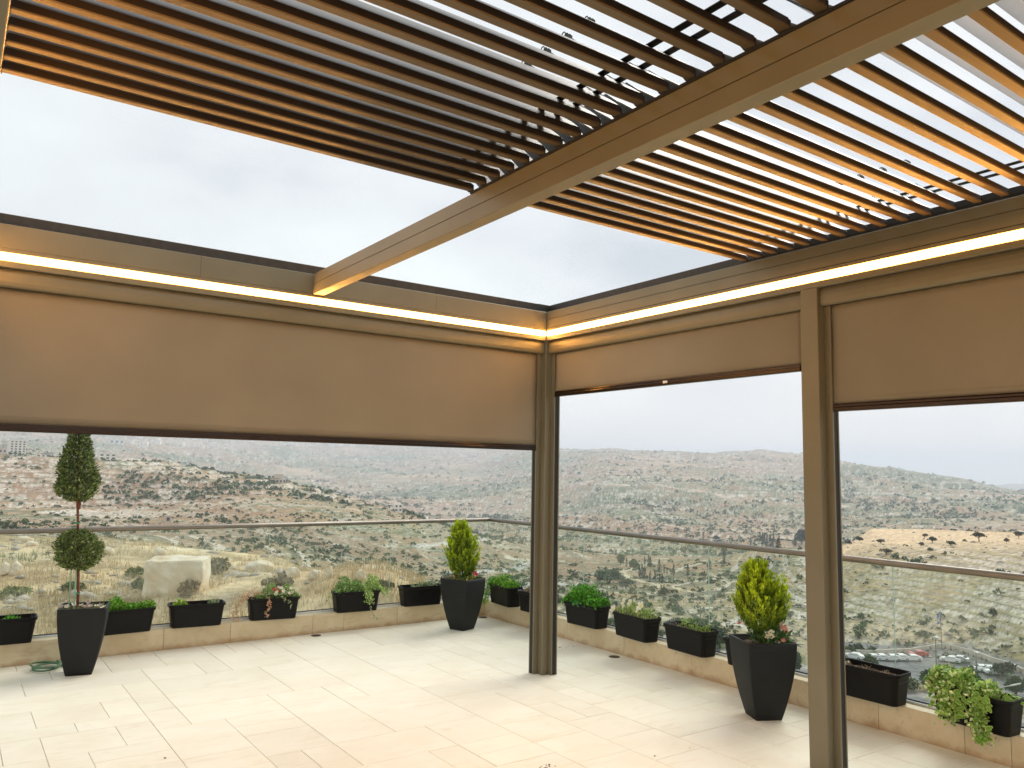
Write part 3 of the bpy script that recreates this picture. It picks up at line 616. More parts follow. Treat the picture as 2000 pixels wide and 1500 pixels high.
# ================================================================== far land: shrubs, stones, trees, houses
def vnorm(a): return a/np.maximum(np.linalg.norm(a, axis=-1, keepdims=True), 1e-9)
def tri_cloud(cen, rad3, ntri, size, colr, g):
    """leaf-clump triangles spread through ellipsoids: cen (n,3), rad3 (n,3), size (n,), colr (n,3)"""
    n_ = len(cen); d = vnorm(g.normal(size=(n_, ntri, 3))); rr = g.uniform(.35, 1.0, (n_, ntri, 1))**.6
    d[..., 2] = np.abs(d[..., 2])*1.15-.25
    lump = 1 + .28*np.sin(d[..., :1]*4.3+g.uniform(0, 6, (n_, 1, 1)))*np.cos(d[..., 1:2]*3.7+g.uniform(0, 6, (n_, 1, 1)))
    p = cen[:, None]+d*rr*lump*rad3[:, None]
    a = vnorm(g.normal(size=p.shape)); b = vnorm(np.cross(a, g.normal(size=p.shape)))
    s_ = size[:, None, None]*g.uniform(.6, 1.3, (n_, ntri, 1))
    V = np.stack([p+a*s_, p-a*s_*.5+b*s_*.85, p-a*s_*.5-b*s_*.85], 2)
    cc = colr[:, None]*g.uniform(.6, 1.45, (n_, ntri, 1)); cc = np.repeat(cc[:, :, None], 3, 2)
    return V.reshape(-1, 3), cc.reshape(-1, 3)
M['shrub'] = mat('shrub_leaves', (.1, .12, .06), .8, attr=True, spec=.15)
M['rocks'] = mat('field_stone', (.5, .45, .38), .9, noise=(2.0, .35), bump=(6, .8), spec=.2)
def scatter(n_, r0, r1, a0, a1, dens):
    az = rng.uniform(a0, a1, n_); r = np.exp(rng.uniform(math.log(r0), math.log(r1), n_))
    x = CAM[0]+np.cos(az)*r; y = CAM[1]+np.sin(az)*r; keep = rng.uniform(0, 1, n_) < dens(az, r, x, y)
    az, r, x, y = az[keep], r[keep], x[keep], y[keep]; z = height(az, r)
    return az, r, x, y, z
AMIN, AMAX = rad(17), rad(95)
def dens_shrub(az, r, x, y):
    f = np.exp(-((r-410)/90)**2)*(az < az_of(1640))
    return np.clip(.48+fbm(x/170, y/170, 201)*2.6+fbm(x/32, y/32, 205)*1.6, .06, 1)*(1-.93*f)*np.where(r < 345, .55, 1)
V_, C2 = [], []
for (n_, r0, r1, nt, smin, smax) in ((19000, 212, 650, 22, .22, 1.7), (20000, 650, 1500, 16, .6, 3.8), (20000, 1500, 6000, 9, 1.8, 9.5)):
    az, r, x, y, z = scatter(n_, r0, r1, AMIN, AMAX, dens_shrub)
    s_ = smin+(smax-smin)*rng.uniform(0, 1, len(x))**3.4; g1 = rng.uniform(0, 1, len(x))[:, None]
    col = np.array([.075, .105, .05])*(1-g1)+np.array([.12, .165, .08])*g1
    v, cc = tri_cloud(np.stack([x, y, z+s_*.35], 1), np.stack([s_, s_, s_*.75], 1), nt, s_*(.30 if nt > 40 else .42), col, rng); V_.append(v); C2.append(cc)
V_ = np.concatenate(V_); C2 = np.concatenate(C2)
tag(link('hillside_scrub', np_mesh('hillside_scrub', V_, np.arange(len(V_)).reshape(-1, 3), M['shrub'], C2)), kind='stuff')
# loose stones and broken terrace walls
OCT = np.array([(1, 0, 0), (0, 1, 0), (-1, 0, 0), (0, -1, 0), (0, 0, .8), (0, 0, -.4)], float); OF = np.array([(0, 1, 4), (1, 2, 4), (2, 3, 4), (3, 0, 4), (1, 0, 5), (2, 1, 5), (3, 2, 5), (0, 3, 5)])
def stones(sets, name):
    Vs, Fs, nb = [], [], 0
    for x, y, z, s_ in sets:
        k = len(x); v = OCT[None]*(1+rng.uniform(-.35, .35, (k, 6, 3)))*s_[:, None, None]*np.stack([rng.uniform(.8, 2.0, k), rng.uniform(.7, 1.3, k), rng.uniform(.5, .9, k)], 1)[:, None]
        t = rng.uniform(0, 6.3, k); ct, st = np.cos(t)[:, None], np.sin(t)[:, None]
        v = np.stack([v[..., 0]*ct-v[..., 1]*st, v[..., 0]*st+v[..., 1]*ct, v[..., 2]], -1)+np.stack([x, y, z], -1)[:, None]
        Vs.append(v.reshape(-1, 3)); Fs.append((OF[None]+nb+6*np.arange(k)[:, None, None]).reshape(-1, 3)); nb += 6*k
    o = link(name, np_mesh(name, np.concatenate(Vs), np.concatenate(Fs), M['rocks'])); tag(o, kind='stuff'); return o
sets = []
for (n_, r0, r1, a, b) in ((22000, 212, 800, .15, .8), (9000, 800, 2200, .5, 1.9)):
    az, r, x, y, z = scatter(n_, r0, r1, AMIN, AMAX, lambda az, r, x, y: np.clip(.4+fbm(x/60, y/60, 301)*2.6, .02, 1)*(1-.95*np.exp(-((r-410)/90)**2)*(az < az_of(1640))))
    sets.append((x, y, z+.1, a+(b-a)*rng.uniform(0, 1, len(x))**3))
stones(sets, 'hillside_stones')
sets = []
az, r, x, y, z = scatter(9500, 13, 64, az_of(930), AMAX, lambda az, r, x, y: np.clip(.25+fbm(x/6, y/6, 311)*3, .03, 1))
sets.append((x, y, z+.01, .02+.26*rng.uniform(0, 1, len(x))**5)); stones(sets, 'field_stones')

# dry grass and weeds of the near field
def grass(n_, name, r0, r1, h0, h1, c0, c1, seed, dens):
    az, r, x, y, z = scatter(n_, r0, r1, az_of(930), AMAX, dens); k = len(x); nb_ = 4
    h = rng.uniform(h0, h1, (k, nb_)); t = rng.uniform(0, 6.3, (k, nb_)); lean = rng.uniform(.1, .55, (k, nb_))*h; w = h*.045+.004
    bx_ = x[:, None]+rng.normal(0, .07, (k, nb_)); by_ = y[:, None]+rng.normal(0, .07, (k, nb_)); bz = z[:, None]+0*h
    ax, ay = -np.sin(t)*w, np.cos(t)*w
    V = np.stack([np.stack([bx_-ax, by_-ay, bz-.02], -1), np.stack([bx_+ax, by_+ay, bz-.02], -1), np.stack([bx_+np.cos(t)*lean, by_+np.sin(t)*lean, bz+h], -1)], 2)
    g1 = rng.uniform(0, 1, (k, nb_, 1)); cc = np.array(c0)*(1-g1)+np.array(c1)*g1; cc = np.repeat(cc[:, :, None], 3, 2)
    V = V.reshape(-1, 3); o = link(name, np_mesh(name, V, np.arange(len(V)).reshape(-1, 3), M['leaf'], cc.reshape(-1, 3))); tag(o, kind='stuff')
grass(24000, 'dry_grass', 13, 66, .05, .30, (.42, .32, .17), (.60, .49, .30), 1, lambda az, r, x, y: np.clip(.45+fbm(x/5, y/5, 401)*2.6, .02, 1))
grass(9000, 'green_weeds', 13, 60, .12, .40, (.10, .16, .05), (.24, .26, .10), 2, lambda az, r, x, y: np.clip(fbm(x/6, y/6, 411)*5-1.1, 0, 1))

def bush(name, label, cat, u, v, w_px, h_px, col, group=None, ntri=420, trunk=0, rmin=15, sink=.1):
    p, r = ground_hit(u, v, rmin); m_ = r*math.cos(az_of(u)-rad(54.7))/FPX*1.03; w = w_px*m_/2; h = h_px*m_
    o = empty(name, p, 0, label, cat, group); g = np.random.default_rng(int(u*7+v))
    th = h*trunk; n_ = 7; cen = np.stack([g.uniform(-.5, .5, n_)*w, g.uniform(-.5, .5, n_)*w, th+(h-th)*g.uniform(.16, .52, n_), ], 1)
    r3 = np.stack([w*g.uniform(.45, .7, n_), w*g.uniform(.45, .7, n_), (h-th)*g.uniform(.26, .4, n_)], 1)
    v_, c_ = tri_cloud(cen, r3, ntri//n_, np.full(n_, max(w, h)*.11), np.tile(np.array(col), (n_, 1)), g)
    tag(link('crown', np_mesh('crown', v_, np.arange(len(v_)).reshape(-1, 3), M['shrub'], c_), o), kind='stuff')
    tb = MB().tube([(0, 0, -sink), (w*.06, 0, th*.5), (0, w*.05, th+(h-th)*.45)], [w*.09, w*.07, w*.03], 7); tb.build('trunk', M['trunk'], o)
    for k_ in range(3): MB().tube([(0, 0, th*.7+.02), (w*.4*math.cos(k_*2.1), w*.4*math.sin(k_*2.1), th+(h-th)*.5)], [w*.045, w*.015], 5).build('limb', M['trunk'], o)
    return o
M['trunk'] = mat('grey_brown_bark', (.12, .085, .06), .9, noise=(8, .4))

# cypresses down the valley
cy_me = []
for k in range(3):
    g = np.random.default_rng(50+k); n_ = 16; t = np.linspace(.06, .97, n_); rw = .105*np.sin(np.clip(t*1.05+.08, 0, 1)*math.pi)**.6*(1-.35*t)+.008
    cen = np.stack([g.normal(0, .012, n_), g.normal(0, .012, n_), t], 1)
    v_, c_ = tri_cloud(cen, np.stack([rw, rw, np.full(n_, .055)], 1), 26, np.full(n_, .028), np.tile([.045, .062, .04], (n_, 1)), g)
    cy_me.append(np_mesh('crown', v_, np.arange(len(v_)).reshape(-1, 3), M['shrub'], c_))
cyt = MB().tube([(0, 0, -.03), (0, 0, .3)], [.016, .01], 6).mesh('trunk', M['trunk'])
def cypress(u, v, h_px, fat, label, group):
    p, r = ground_hit(u, v, 150); h = h_px*r*math.cos(az_of(u)-rad(54.7))/FPX*1.05
    o = empty('cypress', p, rnd.uniform(0, 6), label, 'tree', group); o.scale = (h*fat*1.45, h*fat*1.45, h)
    tag(link('crown', rnd.choice(cy_me), o), kind='stuff'); link('trunk', cyt, o); return o
def Z(px, py): return 1090+px/4.08, 860+py/4.08
lower = [(461, 920, 45), (596, 915, 45), (661, 880, 45), (674, 880, 45), (650, 1090, 85), (668, 1085, 95), (690, 1092, 85), (722, 1005, 90), (735, 1012, 80), (733, 1115, 70), (690, 990, 62), (773, 1112, 65), (806, 1040, 92), (809, 1125, 62), (830, 1125, 66), (846, 1062, 62), (868, 1066, 45), (921, 1082, 90), (1035, 1078, 92), (545, 1010, 70), (1203, 1032, 90), (1322, 975, 105)]
for (px, py, h) in lower:
    u, v = Z(px, py); fat = 1.0
    lab = 'dark narrow cypress on the lower valley slope, seen through the glass below the handrail'
    if (px, py) == (1203, 1032): lab, fat = 'dark cypress right beside the joint of the glass panes right of the corner column', 1.3
    elif (px, py) == (1322, 975): lab = 'lone tall cypress just under the handrail, left of the second column'
    elif (px, py) == (461, 920): lab = 'small cypress at the left end of the valley group, beside the bend of the track'
    elif (px, py) == (1035, 1078): lab = 'cypress at the right end of the lower group, above the leafless glass pane centre'
    elif (px, py) == (921, 1082): lab = 'slim cypress standing alone second from the right in the lower group'
    cypress(u, v, h/4.08, fat, lab, 'cypresses on the valley slope below the handrail')
upper = [(1157, 800, 62, 1), (1535, 842, 62, 1), (1610, 806, 62, 1.2), (1630, 808, 70, 1.2), (1646, 806, 66, 1.1), (1666, 800, 55, 1), (1664, 856, 70, 1.2), (1690, 856, 92, 1.5), (1712, 860, 74, 1.2), (1626, 855, 40, 1), (1718, 805, 66, 1), (1747, 862, 74, 1.1), (1762, 862, 90, 1.1), (1890, 842, 88, 1.1)]
for (px, py, h, fat) in upper:
    u, v = Z(px, py)
    lab = 'dark cypress in the clump just above the handrail, left of the second column'
    if px == 1157: lab = 'faint cypress above the handrail, over the pane joint right of the corner column'
    elif px == 1535: lab = 'single small cypress above the handrail at the left of the clump'
    elif px == 1890: lab = 'single cypress on the ridge between the clump and the second column'
    elif px == 1690: lab = 'broadest cypress in the clump just above the handrail'
    cypress(u, v, h/4.08, fat, lab, 'cypresses above the handrail near the second column')
dg = (.06, .085, .05)
bush('tree', 'large dark round tree on the ridge, close against the left edge of the second column', 'tree', 1566, 1062, 28, 32, (.05, .065, .04), rmin=200, trunk=.15)
bush('tree', 'small round tree above the handrail left of the cypress clump', 'tree', 1399, 1059, 12, 14, dg, rmin=200, trunk=.2)
bush('tree', 'broad round green tree among the lower valley cypresses', 'tree', 1237, 1114, 24, 26, (.075, .105, .06), rmin=200, trunk=.1)
bush('tree', 'tall rounded tree at the left end of the lower valley cypresses', 'tree', 1212, 1104, 16, 26, (.07, .095, .055), rmin=200, trunk=.1)
bush('shrub', 'round dark green bush in the middle of the dry lower slope', 'shrub', 1294, 1163, 18, 18, (.065, .10, .06), rmin=200)
bush('shrub', 'small grey green bush low on the slope right of the round bush', 'shrub', 1322, 1170, 14, 12, dg, rmin=200)
bush('shrub', 'dark bush under the handrail right of the lone tall cypress', 'shrub', 1492, 1108, 34, 24, dg, rmin=200)
bush('shrub', 'wide olive thicket on the slope behind the lush green planter', 'shrub', 1190, 1140, 50, 34, (.10, .125, .075), rmin=200, ntri=700)
bush('shrub', 'bushy thicket between the wide olive one and the cypresses', 'shrub', 1222, 1150, 26, 24, (.095, .12, .07), rmin=200)
# trees on and around the straw field at the right
for (u, v, w, h, tr, lab, c3) in [(1912, 1058, 24, 20, .35, 'umbrella shaped lone tree on the straw field at the right', (.085, .09, .05)), (1821, 1060, 16, 14, .15, 'dark round bush at the edge of the straw field', (.06, .08, .045)),
    (1806, 1049, 13, 8, .1, 'low brown bush on the top edge of the straw field', (.12, .09, .06)), (1679, 1057, 14, 11, .1, 'round bush on the straw field just right of the second column', (.08, .09, .055)),
    (1720, 1062, 14, 11, .1, 'grey green bush on the field bank, second right of the column', (.09, .10, .06)), (1857, 1066, 20, 12, .1, 'wide low bush on the field bank under the lone tree', (.08, .095, .05)),
    (1990, 1052, 16, 16, .3, 'half cut off tree at the right picture edge on the straw field', (.10, .10, .065)), (1966, 1062, 9, 12, .3, 'thin small tree near the right picture edge', (.12, .11, .07)),
    (1799, 1068, 10, 10, .1, 'tiny round bush on the field bank left of the dark round one', (.09, .09, .06)), (1659, 1064, 12, 10, .1, 'brown bush on the field beside the second column', (.12, .09, .06)),
    (1731, 1083, 22, 12, .1, 'grey scrub clump on the bank just above the handrail', (.10, .10, .06)), (1940, 1205, 16, 18, .1, 'green round bush on the terraced slope at the far right', (.07, .11, .06)), (1880, 1212, 12, 12, .1, 'small bush on the terraced slope left of the green round one', (.10, .12, .07))]:
    bush('tree' if tr > .25 else 'shrub', lab, 'tree' if tr > .25 else 'shrub', u, v, w, h, c3, trunk=tr, rmin=160)
# roadside greenery below the right hand glass
for (u, v, w, h, tr, lab, c3) in [(1700, 1322, 26, 52, .2, 'slim green tree in front of the parked white cars', (.07, .12, .05)), (1812, 1342, 44, 44, .15, 'round green tree in front of the car park, behind the empty planter end', (.07, .12, .05)),
    (1888, 1335, 46, 40, .1, 'bushy green tree between the two groups of parked cars', (.065, .11, .045)), (1852, 1312, 24, 16, .05, 'low brown green hedge beside the middle car park lane', (.12, .12, .07)),
    (1770, 1345, 40, 26, .05, 'rough green shrub on the verge right of the empty planter', (.11, .14, .06)), (1550, 1310, 26, 44, .1, 'dark green tree between the tall pot and the second column', (.06, .10, .045)),
    (1985, 1360, 44, 50, .1, 'dark blue green conifer at the right picture edge over the planters', (.035, .07, .05)), (1958, 1318, 40, 34, .1, 'leaning dark conifer branch mass beside the right hand cars', (.035, .07, .05)),
    (1240, 1232, 90, 34, .1, 'dense dark green tree tops behind the lush and the white flowered planters', (.04, .085, .03)), (1405, 1262, 50, 48, .1, 'green roadside tree behind the bare soil planter', (.06, .11, .045)),
    (1350, 1216, 60, 14, .1, 'low dry green hedge above the bare soil planter', (.12, .16, .07)), (1660, 1272, 24, 16, .05, 'green bush at the left end of the car park', (.06, .10, .04))]:
    bush('tree' if tr > .12 else 'shrub', lab, 'tree' if tr > .12 else 'shrub', u, v+4, w, h, c3, trunk=tr, rmin=110, ntri=640)
# green bushes and boulders on the near field
for (u, v, w, h, lab, c3) in [(28, 1172, 60, 30, 'yellow green weed clump at the left picture edge of the field', (.20, .24, .09)), (275, 1155, 34, 30, 'small green bush at the left foot of the big pale boulder', (.12, .16, .06)),
    (262, 1128, 38, 22, 'flat green bush behind the big pale boulder, to its left', (.16, .20, .08)), (372, 1160, 50, 36, 'brown dry shrub at the right foot of the big pale boulder', (.24, .18, .09)),
    (145, 1160, 50, 30, 'dull green weeds behind the topiary stake', (.18, .19, .08)), (540, 1150, 60, 32, 'grey brown dry shrub behind the flowering planter', (.26, .21, .12)), (735, 1150, 60, 24, 'olive brown shrub on the field edge behind the trailing planter', (.14, .13, .07)), (425, 1120, 50, 34, 'dry olive shrub right of the big pale boulder', (.27, .24, .13))]:
    bush('field_bush', lab, 'shrub', u, v, w, h, c3, rmin=12, ntri=900)
M['boulder'] = mat('pale_limestone', (.76, .70, .58), .9, noise=(1.6, .3), bump=(3.5, .7), col2=(.58, .42, .24))
def boulder(u, v, w_px, h_px, lab, square=False, seed=0, col=None):
    p, r = ground_hit(u, v, 12); m_ = r*math.cos(az_of(u)-rad(54.7))/FPX*.98; w, h = w_px*m_, h_px*m_
    g = random.Random(seed or int(u*13+v)); import bmesh
    bm = bmesh.new()
    if square:
        for sx in (-1, 1):
            for sy in (-1, 1):
                for zz in (-.2, .5, 1.0):
                    for k in range(2): bm.verts.new((sx*w/2*g.uniform(.93, 1.0), sy*w*.32*g.uniform(.85, 1.05), h*(zz+g.uniform(-.05, .02)) - (.10*h if sx < 0 and zz == 1 else 0)))
    else:
        for k in range(26):
            a = g.uniform(0, 6.283); t = g.uniform(-.25, 1.0); q_ = (1-max(0, t)**2.2*.75)**.5*g.uniform(.82, 1.0)
            bm.verts.new((math.cos(a)*w/2*q_, math.sin(a)*w*.38*q_, h*t))
    res_ = bmesh.ops.convex_hull(bm, input=bm.verts[:]); bmesh.ops.delete(bm, geom=[x for x in bm.verts if not x.link_faces], context='VERTS')
    bmesh.ops.triangulate(bm, faces=bm.faces[:]); bmesh.ops.subdivide_edges(bm, edges=[e for e in bm.edges if e.calc_length() > w*.09], cuts=1, use_grid_fill=False)
    bmesh.ops.triangulate(bm, faces=bm.faces[:])
    for it in range(2):
        bmesh.ops.subdivide_edges(bm, edges=[e for e in bm.edges if e.calc_length() > w*.07], cuts=1); bmesh.ops.triangulate(bm, faces=bm.faces[:])
    for it in range(2): bmesh.ops.smooth_vert(bm, verts=bm.verts[:], factor=.5, use_axis_x=True, use_axis_y=True, use_axis_z=True)
    bm.normal_update()
    for v_ in bm.verts:
        q_ = v_.co*(5.0/max(w, .4)); dn = float(fbm(np.array([q_.x+q_.z*.7+seed]), np.array([q_.y-q_.z]), 7, 4)[0]); v_.co += v_.co.normalized()*dn*min(w, h)*.10
    me = bpy.data.meshes.new('boulder'); bm.to_mesh(me); bm.free(); me.materials.append(M['boulder'])
    o = link('boulder', me, None, p); o.rotation_euler = (g.uniform(-.06, .06), g.uniform(-.06, .06), az_of(u)-math.pi/2+g.uniform(-.25, .25) if square else az_of(u)-math.pi/2+g.uniform(-.4, .4))
    tag(o, lab, 'boulder', 'boulders on the dry field'); return o
for a in [(343, 1156, 112, 70, 'huge pale squared boulder standing on the dry field left of centre', True), (508, 1116, 66, 24, 'long pale rock behind the flowering planter'), (572, 1128, 38, 20, 'tan rock right of the long pale one'),
          (30, 1122, 32, 26, 'white angular rock near the left picture edge'), (10, 1122, 24, 26, 'white angular rock cut by the left picture edge'), (48, 1059, 40, 12, 'flat grey rock on the crest at far left'), (208, 1082, 34, 16, 'pale block on the crest right of the topiary'),
          (88, 1100, 24, 12, 'small tan rock left of the topiary ball'), (312, 1088, 36, 18, 'grey rock peeking out behind the big boulder, left of its top'), (615, 1130, 30, 20, 'tan pointed rock on the field edge, left of the trailing planter'),
          (642, 1128, 20, 24, 'small upright rock on the field edge just left of the trailing planter'), (705, 1134, 26, 22, 'orange tan rock behind the trailing planter'), (456, 1112, 14, 10, 'small round rock between the big boulder and the long pale rock'), (62, 1066, 26, 9, 'low rock on the crest, second from the left')]:
    boulder(*a)

# far houses -----------------------------------------------------------------
M['wallw'] = mat('far_wall', (.86, .82, .75), .9, noise=(.2, .12)); M['wallt'] = mat('far_wall_tan', (.60, .50, .40), .9)
M['win'] = mat('far_window', (.07, .075, .08), .3)
def house(name, lab, u, v, wpx, hpx, floors, ncol, dpx=None, wall='wallw', rmin=400, rot=.25, parapet=True, side=None):
    p, r = ground_hit(u, v, rmin); m_ = r*math.cos(az_of(u)-rad(54.7))/FPX*1.03; w, h = wpx*m_, hpx*m_; d = (dpx or wpx)*m_
    o = empty(name, p, az_of(u)-math.pi/2+rot, lab, 'building')
    MB().box((-w/2, 0, -h*.4), (w/2, d, h)).build('wall', M[wall], o)
    MB().box((-w/2-.01*w, -.01*w, h), (w/2+.01*w, d+.01*w, h*1.03+.1)).build('roof', M[wall], o)
    fh = h/floors; wm = {}
    for f in range(floors):
        for i in range(ncol):
            ww = w/ncol*.5; x0 = -w/2+w/ncol*(i+.25); z0 = fh*(f+.28)
            key = (round(ww, 2), round(fh, 2))
            if key not in wm: wm[key] = MB().box((0, -.08, 0), (ww, .06, fh*.5)).mesh('window', M['win'])
            link('window', wm[key], o, (x0, 0, z0))
    return o
house('apartment_tower', 'pale apartment tower with rows of dark windows at the left picture edge', 34, 889, 27, 27, 6, 4, 18, rmin=500)
house('low_building', 'long low pale building left of the apartment tower', 5, 886, 26, 9, 1, 4, 10, 'wallt', rmin=500)
house('villa', 'white flat roofed villa on the hill right of the topiary tree', 210, 898, 30, 11, 2, 3, 14, rmin=500)
house('far_house', 'white house high on the far hill just under the blind, right of the topiary', 228, 868, 26, 9, 1, 3, 12, rmin=900)
house('far_shed', 'small white building between the apartment tower and the topiary', 80, 893, 16, 5, 1, 2, 8, rmin=500)
h1 = house('hill_house', 'tan stepped house on the crest of the left hill', 545, 945, 26, 9, 1, 4, 14, 'wallt', rmin=500)
MB().box((-3.2, 1.5, 5.2), (4.0, 7, 8.6)).build('upper_floor', M['wallt'], h1)
house('valley_house', 'white two storey house at the foot of the left hill above the handrail', 778, 1000, 15, 14, 2, 2, 10, rmin=450)
MBw = house('ruin', 'low broken pale wall with pillars left of the white valley house', 763, 990, 12, 4, 1, 4, 6, rmin=450)
house('stone_hut', 'small square pinkish stone hut low on the left hillside', 328, 1021, 11, 13, 1, 1, 9, 'wallt', rmin=320)
house('shed', 'small pale shed on the straw field at the right picture edge', 1996, 1045, 14, 7, 1, 1, 8, rmin=250)
# the distant village rows on the far ridge
gv = random.Random(5)
vill = []
for (u0, u1, v0, v1, n_, gname, lab) in [(250, 420, 856, 876, 26, 'village houses on the far left ridge', 'tiny pale village house on the hazy far ridge under the left blind'), (555, 690, 866, 873, 14, 'houses along the far crest', 'tiny pale house along the far crest under the middle of the left blind'), (900, 1020, 890, 903, 16, 'village houses left of the corner column', 'tiny pale house in the far village left of the corner column')]:
    for k in range(n_):
        u, v = gv.uniform(u0, u1), gv.uniform(v0, v1); p, r = ground_hit(u, v, 1500); s_ = gv.uniform(4.0, 9)*r/FPX
        o = MB().box((-s_/2, -s_/2, -4), (s_/2, s_/2, s_*gv.uniform(.5, .9))).box((-s_*.2, -s_/2-.3, s_*.12), (s_*.0, -s_/2, s_*.3), 1).build('far_house', [M['wallw'], M['win']], None, loc=p)
        o.rotation_euler = (0, 0, gv.uniform(0, 3)); tag(o, lab, 'building', gname)

# car park ---------------------------------------------------------------
M['carw'] = mat('white_car_paint', (.80, .80, .79), .25, spec=.6); M['carr'] = mat('red_car_paint', (.45, .03, .03), .25, spec=.6); M['cars'] = mat('silver_car_paint', (.45, .48, .5), .3, .5)
M['carg'] = mat('car_glass', (.02, .025, .03), .1); M['tyre'] = mat('tyre', (.02, .02, .02), .8); M['lamp_r'] = mat('tail_lamp', (.4, .02, .02), .3)
body_prof = [(-2.15, .35), (-2.2, .62), (-2.05, .86), (-1.75, .95), (-1.05, .98), (-.35, 1.40), (.95, 1.43), (1.55, 1.10), (2.0, 1.02), (2.15, .8), (2.15, .38), (1.75, .28), (-1.8, .28)]
def car_meshes(paint):
    W = .86
    def ring(y, k, dz=0): return [(x*(1-.02*(1-k)), y, z*k+(1-k)*.6 if z > .98 and k < 1 else z) for x, z in body_prof]
    mb = MB().loft([[(x*.97, -W, z if z < 1.0 else .99+(z-.99)*.86) for x, z in body_prof], [(x, -W*.86, z) for x, z in body_prof], [(x, W*.86, z) for x, z in body_prof], [(x*.97, W, z if z < 1.0 else .99+(z-.99)*.86) for x, z in body_prof]])
    b = mb.mesh('body', paint)
    gl_ = MB().add([(-.95, -W-.012, 1.0), (-.38, -W*.95, 1.30), (.88, -W*.95, 1.33), (1.35, -W-.012, 1.06), (-.95, W+.012, 1.0), (-.38, W*.95, 1.30), (.88, W*.95, 1.33), (1.35, W+.012, 1.06)], [(0, 1, 2, 3), (7, 6, 5, 4)])
    gl_.add([(-1.06, -W*.78, 1.0), (-1.06, W*.78, 1.0), (-.40, W*.72, 1.40), (-.40, -W*.72, 1.40)], [(0, 1, 2, 3)]).add([(1.58, -W*.78, 1.115), (1.58, W*.78, 1.115), (1.0, W*.72, 1.43), (1.0, -W*.72, 1.43)], [(3, 2, 1, 0)])
    g2 = gl_.mesh('windows', M['carg'])
    wv_ = MB()
    w2 = MB().tube([(0, -.1, 0), (0, .1, 0)], .32, 14).mesh('wheel', M['tyre']); rim = MB().tube([(0, -.11, 0), (0, .11, 0)], .19, 10).mesh('rim', M['cars'])
    return b, g2, w2, rim
cmw, cmr, cms = car_meshes(M['carw']), car_meshes(M['carr']), car_meshes(M['cars'])
lamp_me = MB().box((0, -.18, 0), (.03, .18, .12)).mesh('tail_light', M['lamp_r'])
def flat_pt(u, v, z=-40.0):
    s = slope(u, v); a = az_of(u, v); r = (z-CAM[2])/s; return Vector((CAM[0]+math.cos(a)*r, CAM[1]+math.sin(a)*r, float(height(np.array([a]), np.array([r]))[0])))
for i, (px, py, rot, cm, lab) in enumerate([(140, 432, -20, cmw, 'white car at the left end of the parked row, beside the second column'), (318, 448, 24, cmw, 'white car half hidden by the slim green tree'), (398, 448, 24, cmw, 'white estate car just left of the pane joint, nose toward the slope'), (505, 452, 24, cmw, 'white car right behind the pane joint of the glass'), (590, 448, 24, cmw, 'white hatchback third from the right in the row by the red car'), (705, 452, 24, cmw, 'white car next to the red one'), (765, 420, 24, cmr, 'red car in the parked row'),
        (1085, 478, -8, cmw, 'white car on its own in the middle of the car park'), (1165, 482, -8, cms, 'silver car beside the lone white one in the middle of the car park'), (1375, 560, 20, cmw, 'white car nearest the lamp post at the right of the car park'), (1450, 572, 20, cmw, 'white car in the middle of the right hand trio'), (1525, 598, 20, cmw, 'white car at the right end of the trio, under the dark conifer')]):
    u, v = 1640+px/5, 1200+py/5; p = flat_pt(u, v)
    o = empty('parked_car', p, az_of(u)-math.pi/2+rad(rot), lab, 'car', 'cars in the car park below'); o.scale = (1.0, 1.0, 1.0)
    link('body', cm[0], o); link('windows', cm[1], o)
    for x_ in (-1.35, 1.35):
        for y_ in (-.78, .78):
            w_ = link('wheel', cm[2], o, (x_, y_, .32)); link('rim', cm[3], w_)
    for y_ in (-.6, .6): link('tail_light', lamp_me, o, (2.13, y_, .72))
# one more car roof on the road between planters
p = flat_pt(1283, 1262); o = empty('parked_car', p, az_of(1283)-math.pi/2-.2, 'silver white car on the road, its roof showing between two planters', 'car', 'cars in the car park below')
link('body', cms[0], o); link('windows', cms[1], o)
for x_ in (-1.35, 1.35):
    for y_ in (-.78, .78): w_ = link('wheel', cms[2], o, (x_, y_, .32)); link('rim', cms[3], w_)
